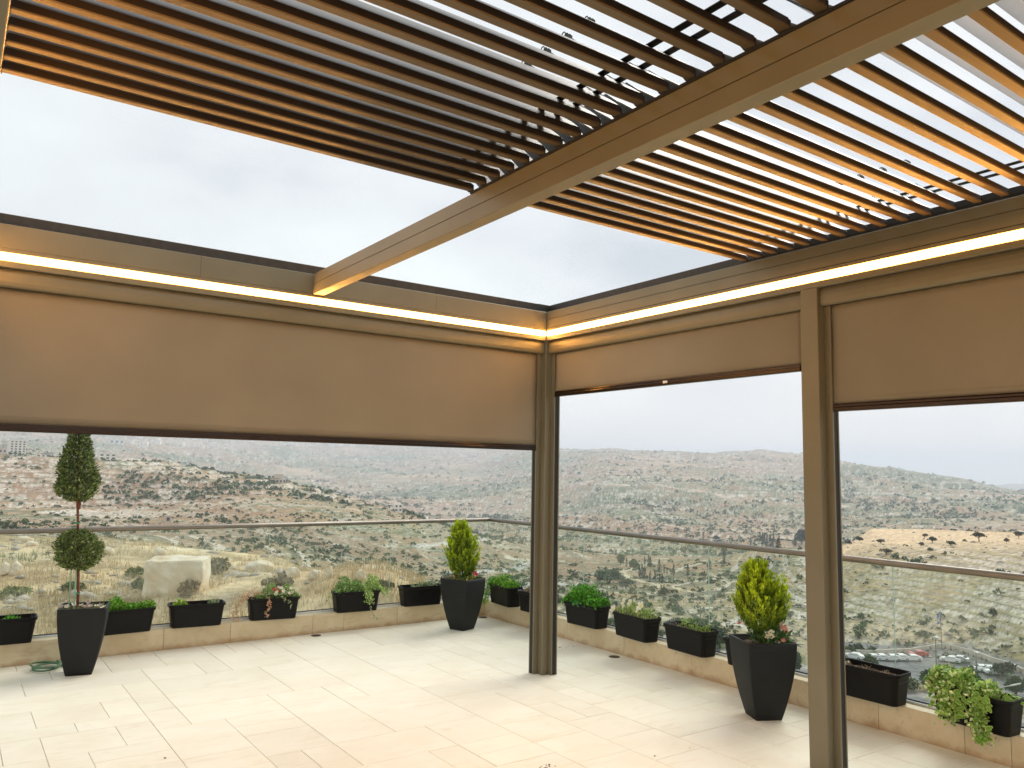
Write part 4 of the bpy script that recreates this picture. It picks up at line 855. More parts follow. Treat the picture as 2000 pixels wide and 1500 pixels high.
# low wall behind the cars with its row of dark little cypresses
M['lotwall'] = mat('pale_wall', (.62, .56, .47), .9, noise=(1.5, .2)); M['asph'] = mat('asphalt', (.06, .06, .062), .9)
wl_pts = [(60, 366), (330, 372), (700, 366), (990, 362), (1090, 380), (1310, 440), (1500, 510), (1680, 565), (1800, 612)]
lw = empty('car_park_wall', (0, 0, 0), 0, 'low pale wall running behind and round the parked cars', 'wall')
P3 = [flat_pt(1640+a/5, 1200+b/5+4) for a, b in wl_pts]
for a, b in zip(P3[:-1], P3[1:]):
    d = (b-a).normalized(); nrm = Vector((-d.y, d.x, 0))*.2
    MB().loft([[tuple(q_+s1*nrm+Vector((0, 0, h_))) for s1, h_ in ((-1, -.6), (1, -.6), (1, 1.0), (-1, 1.0))] for q_ in (a, b)]).build('wall_run', M['lotwall'], lw)
for (px, py, h) in [(330, 372, 60), (388, 368, 42), (450, 372, 22), (572, 372, 30), (624, 372, 32), (711, 370, 30), (762, 368, 26), (804, 366, 34), (886, 366, 28), (1035, 378, 30), (1090, 392, 36), (1215, 425, 32), (1260, 440, 30), (1310, 455, 26), (1390, 480, 34), (1435, 495, 30), (1585, 545, 28), (1680, 575, 36), (1775, 605, 30)]:
    u, v = 1640+px/5, 1200+py/5+4; p = flat_pt(u, v); r = (Vector(CAM)-p).length; hh = h/5*r/FPX*1.1
    lab = 'dark little clipped cypress standing along the car park wall'
    if px == 330: lab = 'tallest dark clipped cypress by the car park wall, at its left end'
    elif px == 388: lab = 'second tallest clipped cypress by the car park wall, right of the tallest'
    elif px == 1775: lab = 'clipped cypress by the car park wall nearest the right picture edge'
    o = empty('clipped_cypress', p+Vector((0, 0, -.2)), 0, lab, 'tree', 'little cypresses along the car park wall'); o.scale = (hh*2.2, hh*2.2, hh)
    tag(link('crown', rnd.choice(cy_me), o), kind='stuff'); link('trunk', cyt, o)
# car park lamps, street lamps
M['pole'] = mat('lamp_pole', (.16, .18, .17), .5, .4); M['polew'] = mat('pale_lamp_pole', (.55, .55, .52), .5, .3); M['flagb'] = mat('blue_flag', (.10, .16, .45), .8)
def lot_lamp(px, py, top, lab):
    p = flat_pt(1640+px/5, 1200+py/5); r = (Vector(CAM)-p).length; h = (py-top)/5*r/FPX*1.05
    o = empty('lamp_post', p, 0, lab, 'lamp post', 'lamp posts of the car park')
    MB().tube([(0, 0, -.2), (0, 0, h)], [.16, .10], 8).build('pole', M['pole'], o); MB().loft([[(x*.3, y*.3, h) for x, y in ((-1, -1), (1, -1), (1, 1), (-1, 1))], [(x*.5, y*.5, h+.45) for x, y in ((-1, -1), (1, -1), (1, 1), (-1, 1))], [(x*.1, y*.1, h+.7) for x, y in ((-1, -1), (1, -1), (1, 1), (-1, 1))]]).build('lantern', M['polew'], o)
    return o
lot_lamp(948, 560, 312, 'dark lamp post in the middle of the car park, beside the flag')
lot_lamp(1340, 600, 440, 'dark lamp post at the right hand cars')
p = flat_pt(1640+1000/5, 1200+400/5); fo = empty('flag', p, 0, 'drooping blue and white flag on a pole by the car park wall', 'flag')
MB().tube([(0, 0, 0), (0, 0, 9.0)], .07, 6).build('pole', M['pole'], fo)
vs_ = [(-.05-1.5*i/6, .3*math.sin(i*1.1), 8.8-2.0*k/4-.9*i/6) for i in range(7) for k in range(5)]
mbf = MB()
for i in range(6):
    for k in range(4):
        a = i*5+k; mbf.add([vs_[a], vs_[a+1], vs_[a+6], vs_[a+5]], [(0, 1, 2, 3)], 1 if k in (0, 3) or (k == 1 and i in (2, 3)) else 0)
mbf.build('cloth', [M['lotwall'], M['flagb']], fo)
def street_lamp(u, v, D, length, ang, lab):
    a = az_of(u, v); P = Vector((CAM[0]+math.cos(a)*D, CAM[1]+math.sin(a)*D, CAM[2]+D*slope(u, v)))
    gz = float(height(np.array([a]), np.array([D]))[0]); o = empty('street_lamp', (P.x, P.y, gz), a-math.pi/2, lab, 'street lamp', 'tall street lamps below the terrace'); H = P.z-gz
    MB().tube([(0, 0, -.3), (0, 0, H*.6), (0, 0, H)], [.09, .06, .035], 10).build('pole', M['polew'], o)
    L_ = length; MB().tube([(0, 0, H-.02), (L_*.5*math.cos(ang), 0, H+L_*.5*math.sin(ang)), (L_*.62*math.cos(ang), 0, H+L_*.62*math.sin(ang))], [.03, .03, .03], 8).build('arm', M['polew'], o)
    hd = MB().loft([[(L_*t*math.cos(ang)+sx*0, sy*w, H+L_*t*math.sin(ang)+sz*.035) for sy, sz in ((-1, -1), (1, -1), (1, 1), (-1, 1))] for t, w, sx in ((.6, .05, 0), (.75, .12, 0), (1, .07, 0))]).build('lamp_head', M['polew'], o)
    return o
street_lamp(396, 1068, 95, 1.6, rad(48), 'street lamp head rising past the field edge, right of the big boulder')
street_lamp(667, 1078, 88, 1.5, rad(52), 'street lamp with slanting head between the trailing planter and the left pane joint')
street_lamp(1341, 1153, 70, 1.4, rad(50), 'street lamp with slanting head on the dry slope above the bare soil planter')
street_lamp(1938, 1346, 62, 1.7, rad(20), 'street lamp with long pale arm just above the variegated planter')

# ================================================================== planters on the terrace
def leaf_mesh(name, P, D, N, Ln, Wd, colr, fold=.18, material=None, shape=.45):
    """P base points, D direction (unit), N normal-ish, Ln lengths, Wd widths, colr (n,3): folded two-quad leaves"""
    P, D, N = map(lambda a: np.asarray(a, float), (P, D, N)); D = vnorm(D); S = vnorm(np.cross(D, N)); N = np.cross(S, D)
    Ln = np.asarray(Ln)[:, None]; Wd = np.asarray(Wd)[:, None]
    mid = P+D*Ln*shape; tip = P+D*Ln-N*Ln*.12
    Lp = mid+S*Wd*.5+N*Wd*fold; Rp = mid-S*Wd*.5+N*Wd*fold
    V = np.stack([P, Lp, tip, Rp], 1).reshape(-1, 3); b = 4*np.arange(len(P))[:, None]
    Fc = np.concatenate([b+np.array([[0, 2, 1]]), b+np.array([[0, 3, 2]])], 0)
    cc = np.repeat(colr[:, None], 4, 1).reshape(-1, 3)
    return np_mesh(name, V, Fc, material or M['leaf'], np.clip(cc, 0, 1))
def jit(colr, n_, g, a=.35):
    colr = np.atleast_2d(colr)*1.9; k = g.integers(0, len(colr), n_); return colr[k]*g.uniform(1-a, 1+a, (n_, 1))*g.uniform(.92, 1.08, (n_, 3))
def shell(n_, g, zmin=-1):
    d = vnorm(g.normal(size=(n_, 3))); d[:, 2] = np.where(d[:, 2] < zmin, -d[:, 2], d[:, 2]); return d
GREEN = np.array([[.055, .095, .022], [.085, .13, .03], [.035, .065, .018]])

def pot_mesh(top=.335, base=.18, H=.505):
    rings = []; r = .012
    def ring(w, z, rr=r):
        h = w/2; out_ = []
        for cx, cy, a0 in ((h-rr, h-rr, 0), (-h+rr, h-rr, 90), (-h+rr, -h+rr, 180), (h-rr, -h+rr, 270)):
            for k in range(4): a = rad(a0+30*k); out_.append((cx+rr*math.cos(a), cy+rr*math.sin(a), z))
        return out_
    for k in range(25):
        t = k/24; w = base+(top-base)*(1-(1-t)**1.75); rings.append(ring(w, H*t))
    rings += [ring(top-.022, H, .008), ring(top-.026, H-.05, .008)]
    mb = MB().loft(rings, 0, (True, True)); me = mb.mesh('pot', M['pot'])
    for p in me.polygons: p.use_smooth = abs(p.normal.z) < .7
    return me
potm = pot_mesh()
soil_m = {}
def soil(w, d, z, parent, g):
    n_ = 12; mb = MB(); vs_ = [(-w/2+w*i/n_, -d/2+d*j/n_, z+g.uniform(-.006, .008)) for i in range(n_+1) for j in range(n_+1)]
    mb.add(vs_, [(i*(n_+1)+j, (i+1)*(n_+1)+j, (i+1)*(n_+1)+j+1, i*(n_+1)+j+1) for i in range(n_) for j in range(n_)]); return mb.build('soil', M['soil'], parent)
def petals_mesh(r, col1, eye, n_=5):
    V, Fc, cc = [], [], []; V.append((0, 0, 0)); cc.append(eye)
    for k in range(n_):
        a = 2*math.pi*k/n_; w = math.pi/n_*1.02
        b = len(V); V += [(r*.55*math.cos(a-w), r*.55*math.sin(a-w), .004), (r*math.cos(a-w*.55), r*math.sin(a-w*.55), .007), (r*1.02*math.cos(a+w*.55), r*1.02*math.sin(a+w*.55), .007), (r*.55*math.cos(a+w), r*.55*math.sin(a+w), .004)]
        cc += [col1]*4; Fc += [(0, b, b+1), (0, b+1, b+2), (0, b+2, b+3)]
    return np_mesh('flower', V, Fc, M['petal'], np.array(cc))
FLW = {'white': petals_mesh(.021, (.85, .84, .80), (.75, .6, .1)), 'pink': petals_mesh(.020, (.80, .20, .26), (.85, .65, .3)), 'red': petals_mesh(.018, (.70, .05, .10), (.5, .03, .05)), 'lilac': petals_mesh(.017, (.60, .42, .40), (.3, .1, .15)), 'cream': petals_mesh(.016, (.74, .64, .55), (.35, .12, .15))}
def flower(kind, parent, x, y, z, s=1, g=None, face=None):
    o = link('flower', FLW[kind], parent, (x, y, z)); o.scale = (s, s, s)
    n_ = Vector(face or (rnd.uniform(-.6, .1), rnd.uniform(-.9, -.1), .9)); o.rotation_euler = n_.to_track_quat('Z', 'Y').to_euler(); return o
def stuff_leaf(name, me, parent): return tag(link(name, me, parent), kind='stuff')

def tall_pot(x, y, rz, label):
    o = empty('potted_tree', (x, y, .0), rz, label, 'potted tree', 'tapered charcoal pots on the terrace')
    link('pot', potm, o); return o
# 1: two-tier topiary
t1 = tall_pot(-3.00, 1.905, rad(-12.5), 'tapered charcoal pot with a two-tier clipped topiary, a ball under a cone, with green ties')
g = np.random.default_rng(3); soil(.30, .30, .47, t1, g)
RZ1 = Matrix.Rotation(rad(12.5), 3, 'Z')
trunk1 = [RZ1 @ Vector(p) for p in ((-.045, 0, .45), (-.05, .005, .62), (-.063, .0, .8), (-.078, .005, 1.0), (-.09, .01, 1.18), (-.108, .01, 1.38), (-.12, .01, 1.62), (-.135, .01, 1.98))]
MB().tube(trunk1, [.0115, .0105, .010, .0095, .0095, .010, .007, .003], 8).build('trunk', M['bark'], t1, smooth=True)
MB().tube([trunk1[4]+Vector((0, 0, .06)), trunk1[4]+Vector((0, 0, .10)), trunk1[4]+Vector((0, 0, .13))], [.012, .017, .012], 8).build('graft_knot', M['bark'], t1, smooth=True)
def topi(center, rfun, z0, z1, nl, seed, name):
    g = np.random.default_rng(seed); t = g.uniform(0, 1, nl*3); z = z0+(z1-z0)*t; rmax = np.array([rfun(a) for a in z]); keep = g.uniform(0, max(rmax), nl*3) < rmax; z, rmax = z[keep][:nl], rmax[keep][:nl]; k = len(z)
    a = g.uniform(0, 6.283, k); rr = rmax*np.where(g.uniform(0, 1, k) < .72, g.uniform(.72, 1.02, k)+.16*g.uniform(0, 1, k)**6, g.uniform(.15, .8, k))
    rr = rr*(1+.10*np.sin(a*3+z*22)+.08*np.sin(a*7-z*31)+.05*np.sin(a*13+z*57))
    cx = np.interp(z, [v.z for v in trunk1], [v.x for v in trunk1]); cy = np.interp(z, [v.z for v in trunk1], [v.y for v in trunk1])
    P = np.stack([cx+np.cos(a)*rr, cy+np.sin(a)*rr, z], 1); D = np.stack([np.cos(a), np.sin(a), g.uniform(.1, 1.2, k)], 1)+g.normal(0, .55, (k, 3)); N = shell(k, g)
    col = jit(np.array([[.065, .09, .028], [.10, .14, .04], [.035, .055, .018], [.16, .19, .065]]), k, g)
    me = leaf_mesh('foliage', P, D, N, g.uniform(.02, .034, k), g.uniform(.009, .015, k), col); stuff_leaf(name, me, t1)
    # twigs
    mb = MB()
    for i in range(60):
        zz = g.uniform(z0+.01, z1-.04); aa = g.uniform(0, 6.283); r_ = rfun(zz+.0)*.9; c0 = Vector((np.interp(zz, [v.z for v in trunk1], [v.x for v in trunk1]), np.interp(zz, [v.z for v in trunk1], [v.y for v in trunk1]), zz-.02))
        mb.tube([c0, c0+Vector((math.cos(aa)*r_*.5, math.sin(aa)*r_*.5, .02)), c0+Vector((math.cos(aa)*r_, math.sin(aa)*r_, .05))], [.0022, .0015, .0007], 4, caps=False)
    mb.build('twigs', M['bark'], t1)
topi(None, lambda z: math.sqrt(max(0, 1-((z-.925)/.155)**2))*  .150+.003, .775, 1.08, 4200, 5, 'ball_crown')
topi(None, lambda z: np.interp(z, [1.30, 1.34, 1.40, 1.5, 1.64, 1.8, 1.95, 2.05], [.05, .105, .138, .130, .100, .062, .03, .005]), 1.30, 2.04, 6400, 6, 'cone_crown')
for zz in (.60, 1.135):
    c0 = RZ1 @ Vector((-.05 if zz < 1 else -.087, 0, 0)); MB().tube([(c0.x+.014*math.cos(a), c0.y+.014*math.sin(a), zz+.004*math.sin(a*2)) for a in np.linspace(0, 6.283, 11)], .0035, 5).tube([(c0.x, c0.y-.014, zz), (c0.x-.03, c0.y-.02, zz+.012)], .003, 5).build('tie', M['tie'], t1)
for (dx, dy, tz) in ((-.075, -.02, .90), (-.105, .01, .80), (-.066, .03, .86)):
    c0 = RZ1 @ Vector((dx, dy, .46)); MB().tube([c0, (c0.x-.004, c0.y, tz)], .005, 6).build('stake', M['stake'], t1)
for i in range(17):
    a = g.uniform(0, 6.28); q_ = RZ1.inverted() @ Vector((0, 0, 0)); x_, y_ = g.uniform(-.15, .15), g.uniform(-.15, -.04) if i % 2 else g.uniform(-.14, .14)
    flower('cream' if i % 3 else 'white', t1, x_, y_, .495+g.uniform(0, .035), g.uniform(.8, 1.15))
k = 240; P = np.stack([g.uniform(-.15, .15, k), g.uniform(-.15, .15, k), np.full(k, .475)], 1)
stuff_leaf('underplanting', leaf_mesh('underplanting', P, np.stack([g.normal(0, .6, k), g.normal(0, .6, k), np.ones(k)], 1), shell(k, g), g.uniform(.02, .045, k), g.uniform(.01, .018, k), jit(np.array([[.08, .09, .04], [.13, .09, .05], [.10, .14, .05]]), k, g)), t1)

# 2 and 3: golden thuja cones
def thuja(o, H0, H1, W, seed, lean=(0, 0)):
    g = np.random.default_rng(seed); n_ = 330; Pn, Dn, Nn, Ln, Wn, Cn = [], [], [], [], [], []
    for s_ in range(n_):
        a = g.uniform(0, 6.283); t = g.uniform(0, 1)**.9; z = H0+.03+(H1-H0-.03)*t*.86
        prof = W*(np.sin(math.pi*min(1, t*.84+.13))**.85)*(1-.12*t)*1.04; rr = prof*g.uniform(.45, 1.0)*(1+.15*math.sin(3*a+seed))
        c0 = np.array([math.cos(a)*rr*.55+lean[0]*t, math.sin(a)*rr*.55+lean[1]*t, z]); L_ = g.uniform(.09, .17)*(1-.25*t)
        dirv = vnorm(np.array([math.cos(a)*(.55-.3*t), math.sin(a)*(.55-.3*t), 1.0])+g.normal(0, .08, 3)); c0 = c0+np.array([math.cos(a), math.sin(a), 0])*rr*.35
        m_ = 46; q = g.uniform(0, 1, m_); side = np.array([-math.sin(a), math.cos(a), 0.]); wd = .030*(1-q*.75)
        P = c0+dirv*L_*q[:, None]+side*(g.uniform(-1, 1, m_)*wd)[:, None]+np.array([math.cos(a), math.sin(a), 0])*(g.uniform(-.012, .012, m_))[:, None]
        D = dirv+side*(g.uniform(-.6, .6, m_))[:, None]+g.normal(0, .12, (m_, 3))
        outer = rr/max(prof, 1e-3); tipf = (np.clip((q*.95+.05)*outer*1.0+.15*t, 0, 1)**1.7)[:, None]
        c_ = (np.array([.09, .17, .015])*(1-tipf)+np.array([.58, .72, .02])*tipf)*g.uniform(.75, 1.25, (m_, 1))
        Pn.append(P); Dn.append(D); Nn.append(np.tile(np.array([math.cos(a), math.sin(a), .1]), (m_, 1))+g.normal(0, .5, (m_, 3))); Ln.append(g.uniform(.016, .034, m_)); Wn.append(g.uniform(.006, .011, m_)); Cn.append(c_)
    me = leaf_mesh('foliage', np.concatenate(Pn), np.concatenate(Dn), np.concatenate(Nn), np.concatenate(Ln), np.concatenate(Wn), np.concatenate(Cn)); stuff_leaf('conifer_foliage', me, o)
    mb = MB().tube([(0, 0, .44), (lean[0]*.4, lean[1]*.4, H0+.12), (lean[0], lean[1], H1-.08)], [.010, .008, .002], 6); mb.build('trunk', M['bark'], o)
t2 = tall_pot(.428, 1.884, rad(20), 'tapered charcoal pot in the far corner with a slim golden conifer and red flowers')
g = np.random.default_rng(8); soil(.30, .30, .47, t2, g); thuja(t2, .47, 1.05, .150, 12, (-.03, .02))
for (x_, y_, z_, kd, s_) in [(.05, -.12, .545, 'red', 1.5), (.062, -.10, .56, 'red', 1.2), (.14, .02, .62, 'red', 1.5), (.135, .05, .66, 'pink', 1.2), (.15, -.02, .58, 'pink', 1.3), (.12, .0, .56, 'red', 1.1), (.145, .04, .70, 'red', 1.0), (-.13, .02, .53, 'pink', .8)]:
    flower(kd, t2, x_, y_, z_, s_)
k = 420; P = np.stack([g.uniform(-.15, .15, k), g.uniform(-.15, .15, k), g.uniform(.47, .52, k)], 1); P[:160] = np.array([.13, .02, .56])+g.normal(0, .035, (160, 3))
stuff_leaf('underplanting', leaf_mesh('underplanting', P, np.stack([g.normal(0, .8, k), g.normal(0, .8, k), np.ones(k)], 1), shell(k, g), g.uniform(.02, .04, k), g.uniform(.01, .018, k), jit(np.array([[.05, .10, .03], [.09, .16, .04], [.35, .24, .05]]), k, g)), t2)

t3 = tall_pot(.615, -1.625, rad(-28), 'tapered charcoal pot with bushy golden conifer, pink and white flowers, left of the second column')
g = np.random.default_rng(9); soil(.30, .30, .47, t3, g); thuja(t3, .49, .98, .155, 21, (-.02, .03))
# a side shoot and the flowers by the rim
for (x_, y_, z_, kd, s_) in [(-.02, -.14, .560, 'white', 1.15), (-.005, -.15, .545, 'white', 1.1), (-.03, -.145, .545, 'white', 1.0), (.005, -.135, .575, 'white', .9), (.045, -.13, .505, 'white', .9), (.09, -.12, .515, 'pink', 1.0), (.14, -.03, .575, 'pink', 1.4), (.148, -.05, .555, 'pink', 1.2), (.13, .0, .60, 'pink', .8), (.06, -.03, .62, 'red', 1.0), (-.15, .02, .60, 'red', .9), (.10, .02, .64, 'white', .8)]:
    flower(kd, t3, x_, y_, z_, s_)
k = 520; P = np.stack([g.uniform(-.05, .15, k), g.uniform(-.15, .08, k), g.uniform(.47, .56, k)], 1)
stuff_leaf('underplanting', leaf_mesh('underplanting', P, np.stack([g.normal(0, .8, k), g.normal(0, .8, k), np.ones(k)*.7], 1), shell(k, g), g.uniform(.025, .05, k), g.uniform(.013, .022, k), jit(np.array([[.03, .07, .02], [.05, .10, .03], [.08, .12, .03]]), k, g)), t3)

# flower boxes --------------------------------------------------------------
def box_mesh():
    def ring(w, d, z, rr):
        out_ = []
        for sx, sy, a0 in ((1, 1, 0), (-1, 1, 90), (-1, -1, 180), (1, -1, 270)):
            for k in range(5): a = rad(a0+22.5*k); out_.append((sx*(w/2-rr)+rr*math.cos(a), sy*(d/2-rr)+rr*math.sin(a), z))
        return out_
    R_ = [ring(.405, .145, 0, .03), ring(.412, .152, .004, .032), ring(.452, .180, .17, .036), ring(.456, .184, .174, .036), ring(.470, .196, .176, .038), ring(.472, .198, .198, .038), ring(.468, .194, .201, .037), ring(.458, .184, .200, .036), ring(.445, .172, .14, .034)]
    me = MB().loft(R_, 0, (True, True)).mesh('box', M['plastic'])
    for p in me.polygons: p.use_smooth = abs(p.normal.z) < .5 and p.area < .01
    return me
boxm = box_mesh()
def fbox(x, y, rz, label, seed, soil_z=.168):
    o = empty('flower_box', (x, y, HK), rz, label, 'flower box', 'black plastic flower boxes on the kerb walls')
    link('box', boxm, o); soil(.43, .155, soil_z, o, np.random.default_rng(seed)); return o
def tuft(o, x0, x1, y0, y1, z0, h, n_, colrs, seed, L_=(.02, .04), W_=(.012, .02), up=.8, name='foliage'):
    g = np.random.default_rng(seed); x = g.uniform(x0, x1, n_); y = g.uniform(y0, y1, n_); ex = 1-((x-(x0+x1)/2)/((x1-x0)/2+1e-6))**2
    z = z0+h*g.uniform(0, 1, n_)**.7*np.clip(.35+ex*.65, 0, 1)*(1+.3*np.sin(x*37+seed))
    me = leaf_mesh(name, np.stack([x, y, z], 1), np.stack([g.normal(0, .7, n_), g.normal(0, .7, n_), np.full(n_, up)], 1), shell(n_, g)+np.array([0, 0, .6]), g.uniform(*L_, n_), g.uniform(*W_, n_), jit(np.array(colrs), n_, g)); stuff_leaf(name, me, o)
def trail(o, pts, n_, colrs, seed, spread=.015, L_=(.015, .03), W_=(.010, .016), name='trailing_stems'):
    g = np.random.default_rng(seed); pts = np.array(pts, float); t = g.uniform(0, len(pts)-1.001, n_); i = t.astype(int); f = (t-i)[:, None]
    P = pts[i]*(1-f)+pts[i+1]*f+g.normal(0, spread, (n_, 3))
    me = leaf_mesh(name, P, g.normal(0, 1, (n_, 3))+np.array([0, -.5, .1]), shell(n_, g), g.uniform(*L_, n_), g.uniform(*W_, n_), jit(np.array(colrs), n_, g)); stuff_leaf(name, me, o)
    MB().tube([tuple(p) for p in pts], .0016, 4).build('stem', M['stemm'], o)
M['stemm'] = mat('green_stem', (.14, .15, .06), .7)
YL, XR = Y1+.018, X1-.002
LUSH = [[.06, .19, .015], [.10, .26, .025], [.035, .12, .012]]; LIME = [[.22, .30, .04], [.15, .25, .03]]; VARI = [[.16, .26, .05], [.28, .36, .12], [.10, .18, .03], [.42, .48, .24]]; GREY = [[.14, .18, .09], [.20, .24, .13]]
def dead(o, seed, n_=14, x0=-.2, x1=.2):
    g = random.Random(seed); mb = MB()
    for i in range(n_):
        x = g.uniform(x0, x1); y = g.uniform(-.06, .06); p = [Vector((x, y, .165))]
        for k in range(3): p.append(p[-1]+Vector((g.uniform(-.02, .02), g.uniform(-.012, .012), g.uniform(.0, .016))))
        mb.tube(p, .0014, 4)
    tag(mb.build('dry_debris', M['straw'], o), kind='stuff')
M['straw'] = mat('dry_straw', (.42, .33, .22), .9)
bA = fbox(-3.50, YL, rad(-2), 'mostly bare black flower box at the far left picture edge', 1)
tuft(bA, .02, .1, -.04, .04, .165, .03, 60, LUSH, 1); tuft(bA, -.16, -.06, -.05, .03, .165, .05, 110, [[.45, .22, .15], [.16, .20, .06]], 2); dead(bA, 3)
bB = fbox(-2.625, YL, rad(3), 'black flower box of lush parsley-like greenery, half behind the topiary pot', 2)
tuft(bB, -.21, .10, -.08, .07, .165, .095, 1400, LUSH+LIME[:1], 4, (.014, .028), (.010, .018)); tuft(bB, .10, .24, -.06, .05, .165, .09, 420, LUSH+LIME, 5, (.014, .028), (.010, .018))
bC = fbox(-2.035, YL, rad(-6), 'nearly bare black flower box with one lime sprout at its left end', 3)
tuft(bC, -.2, -.09, -.05, .03, .165, .055, 110, LIME, 6, (.02, .035)); tuft(bC, .10, .18, -.04, .04, .165, .045, 70, GREY, 7); dead(bC, 8, 20)
bD = fbox(-1.345, YL, rad(-8), 'black flower box with white and red blooms and a dry brown trailing side', 4)
tuft(bD, -.17, .24, -.09, .07, .165, .13, 1300, [[.12, .20, .05], [.20, .26, .10], [.07, .12, .03]], 9, (.012, .028), (.008, .015)); 
trail(bD, [(-.08, 0, .22), (-.20, -.03, .25), (-.30, -.03, .20), (-.34, -.03, .10), (-.33, -.04, .02)], 520, [[.38, .22, .13], [.30, .24, .12], [.45, .30, .2]], 10, .028, (.012, .024), (.006, .012)); trail(bD, [(-.06, -.09, .20), (-.06, -.125, .12), (-.085, -.12, .04)], 60, [[.42, .26, .16]], 11, .008)
trail(bD, [(.05, -.09, .20), (.12, -.12, .17), (.15, -.12, .11)], 22, [[.25, .25, .14]], 12, .006)
g = random.Random(2)
for i in range(22): flower('white' if i > 4 else 'red', bD, g.uniform(.0, .22) if i > 4 else g.uniform(-.06, .04), g.uniform(-.115, -.02), g.uniform(.22, .30), g.uniform(.65, .95) if i > 4 else .9, face=(g.uniform(-.4, .3), -1, .7))
bE = fbox(-.505, YL, rad(-5), 'black flower box overflowing with pale sedum that trails over its right front', 5)
tuft(bE, -.22, .06, -.10, .07, .165, .15, 1700, [[.13, .22, .06], [.22, .32, .12], [.08, .14, .04]], 13, (.012, .024), (.010, .016)); tuft(bE, .05, .26, -.10, .07, .165, .14, 1300, VARI, 14, (.012, .024), (.010, .016))
trail(bE, [(.08, -.08, .22), (.09, -.125, .17), (.10, -.13, .10)], 300, VARI, 15, .022, (.012, .022)); trail(bE, [(.10, -.125, .12), (.11, -.13, .04), (.15, -.14, -.05), (.18, -.14, -.07)], 60, VARI+[[.4, .36, .3]], 16, .006, (.008, .016)); trail(bE, [(.22, -.05, .2), (.30, -.03, .19), (.33, -.02, .14)], 160, VARI, 17, .02, (.012, .022)); trail(bE, [(-.2, 0, .2), (-.27, .0, .19), (-.28, 0, .12)], 90, [[.3, .34, .14]], 18, .018, (.008, .016))
bF = fbox(.235, YL, rad(-3), 'black flower box with sparse grey green sprouts, partly behind the corner pot', 6)
tuft(bF, -.10, .08, -.05, .05, .165, .05, 130, GREY, 19); tuft(bF, .06, .16, -.07, .03, .165, .09, 190, GREY+[[.45, .48, .4]], 20)
RB = rad(-90)
bG = fbox(XR, 1.99, RB+rad(-6), 'black flower box in the far corner, bright green and trailing at its left', 7)
tuft(bG, -.24, .20, -.10, .07, .165, .115, 1600, LUSH+LIME[:1], 21, (.014, .028), (.010, .018)); trail(bG, [(-.16, -.08, .20), (-.19, -.12, .12), (-.215, -.125, .03), (-.24, -.12, -.01)], 260, LUSH+LIME, 22, .018)
bH = fbox(XR, 1.42, RB+rad(2), 'black flower box of dark dying plants half hidden by the corner column', 8)
tuft(bH, -.2, .0, -.05, .05, .165, .05, 120, [[.07, .05, .02], [.2, .14, .1]], 23); dead(bH, 24)
bI = fbox(XR, .66, RB+rad(3), 'black flower box of lush deep green plants just right of the corner column', 9)
tuft(bI, -.25, .22, -.10, .09, .165, .165, 2900, LUSH, 25, (.014, .03), (.012, .022)); tuft(bI, -.10, .0, -.10, -.04, .17, .07, 200, [[.06, .22, .05]], 26, (.02, .035), (.02, .03))
bJ = fbox(XR, .005, RB+rad(-4), 'black flower box with upright white pansies, second right of the corner column', 10)
tuft(bJ, -.21, .22, -.08, .07, .165, .10, 900, [[.22, .28, .10], [.30, .34, .14], [.12, .18, .05]], 27, (.02, .045), (.005, .010), 1.6)
for (x_, y_, z_, s_) in [(-.215, -.07, .20, 1.0), (-.15, .0, .265, 1.1), (-.09, .02, .27, .9), (-.055, -.01, .26, .9), (-.035, .02, .285, .7), (.12, -.04, .275, 1.15), (.09, -.05, .235, .7), (.03, .0, .24, .5), (-.12, -.03, .235, .6)]:
    flower('white', bJ, x_, y_-.01, z_+.015, s_*1.7, face=(rnd.uniform(-.5, .2), -1, .5)); MB().tube([(x_*.9, y_+.02, .165), (x_, y_+.006, z_)], .0014, 4).build('stem', M['stemm'], bJ)
bK = fbox(XR, -.615, RB+rad(-3), 'black flower box with dark soil and a few sprigs, third right of the corner column', 11)
tuft(bK, -.10, .06, -.04, .05, .165, .075, 130, [[.12, .20, .05], [.22, .28, .08]], 28, (.015, .03)); tuft(bK, .12, .2, -.03, .06, .165, .06, 50, [[.14, .20, .05]], 29); dead(bK, 30, 26)
bN = fbox(XR, -1.24, RB, 'black flower box hidden behind the tall pot beside the second column', 12); dead(bN, 31, 10)
bL = fbox(XR, -2.14, RB+rad(1), 'empty looking black flower box with dry stalks right of the second column', 13)
dead(bL, 32, 40, -.22, .21); trail(bL, [(-.2, -.03, .19), (-.16, -.05, .205), (-.12, -.07, .18)], 60, [[.5, .42, .3], [.25, .2, .12]], 33, .012)
bM = fbox(XR, -2.80, RB+rad(-5), 'black flower box with big white-edged variegated leaves spilling over, at the right picture edge', 14)
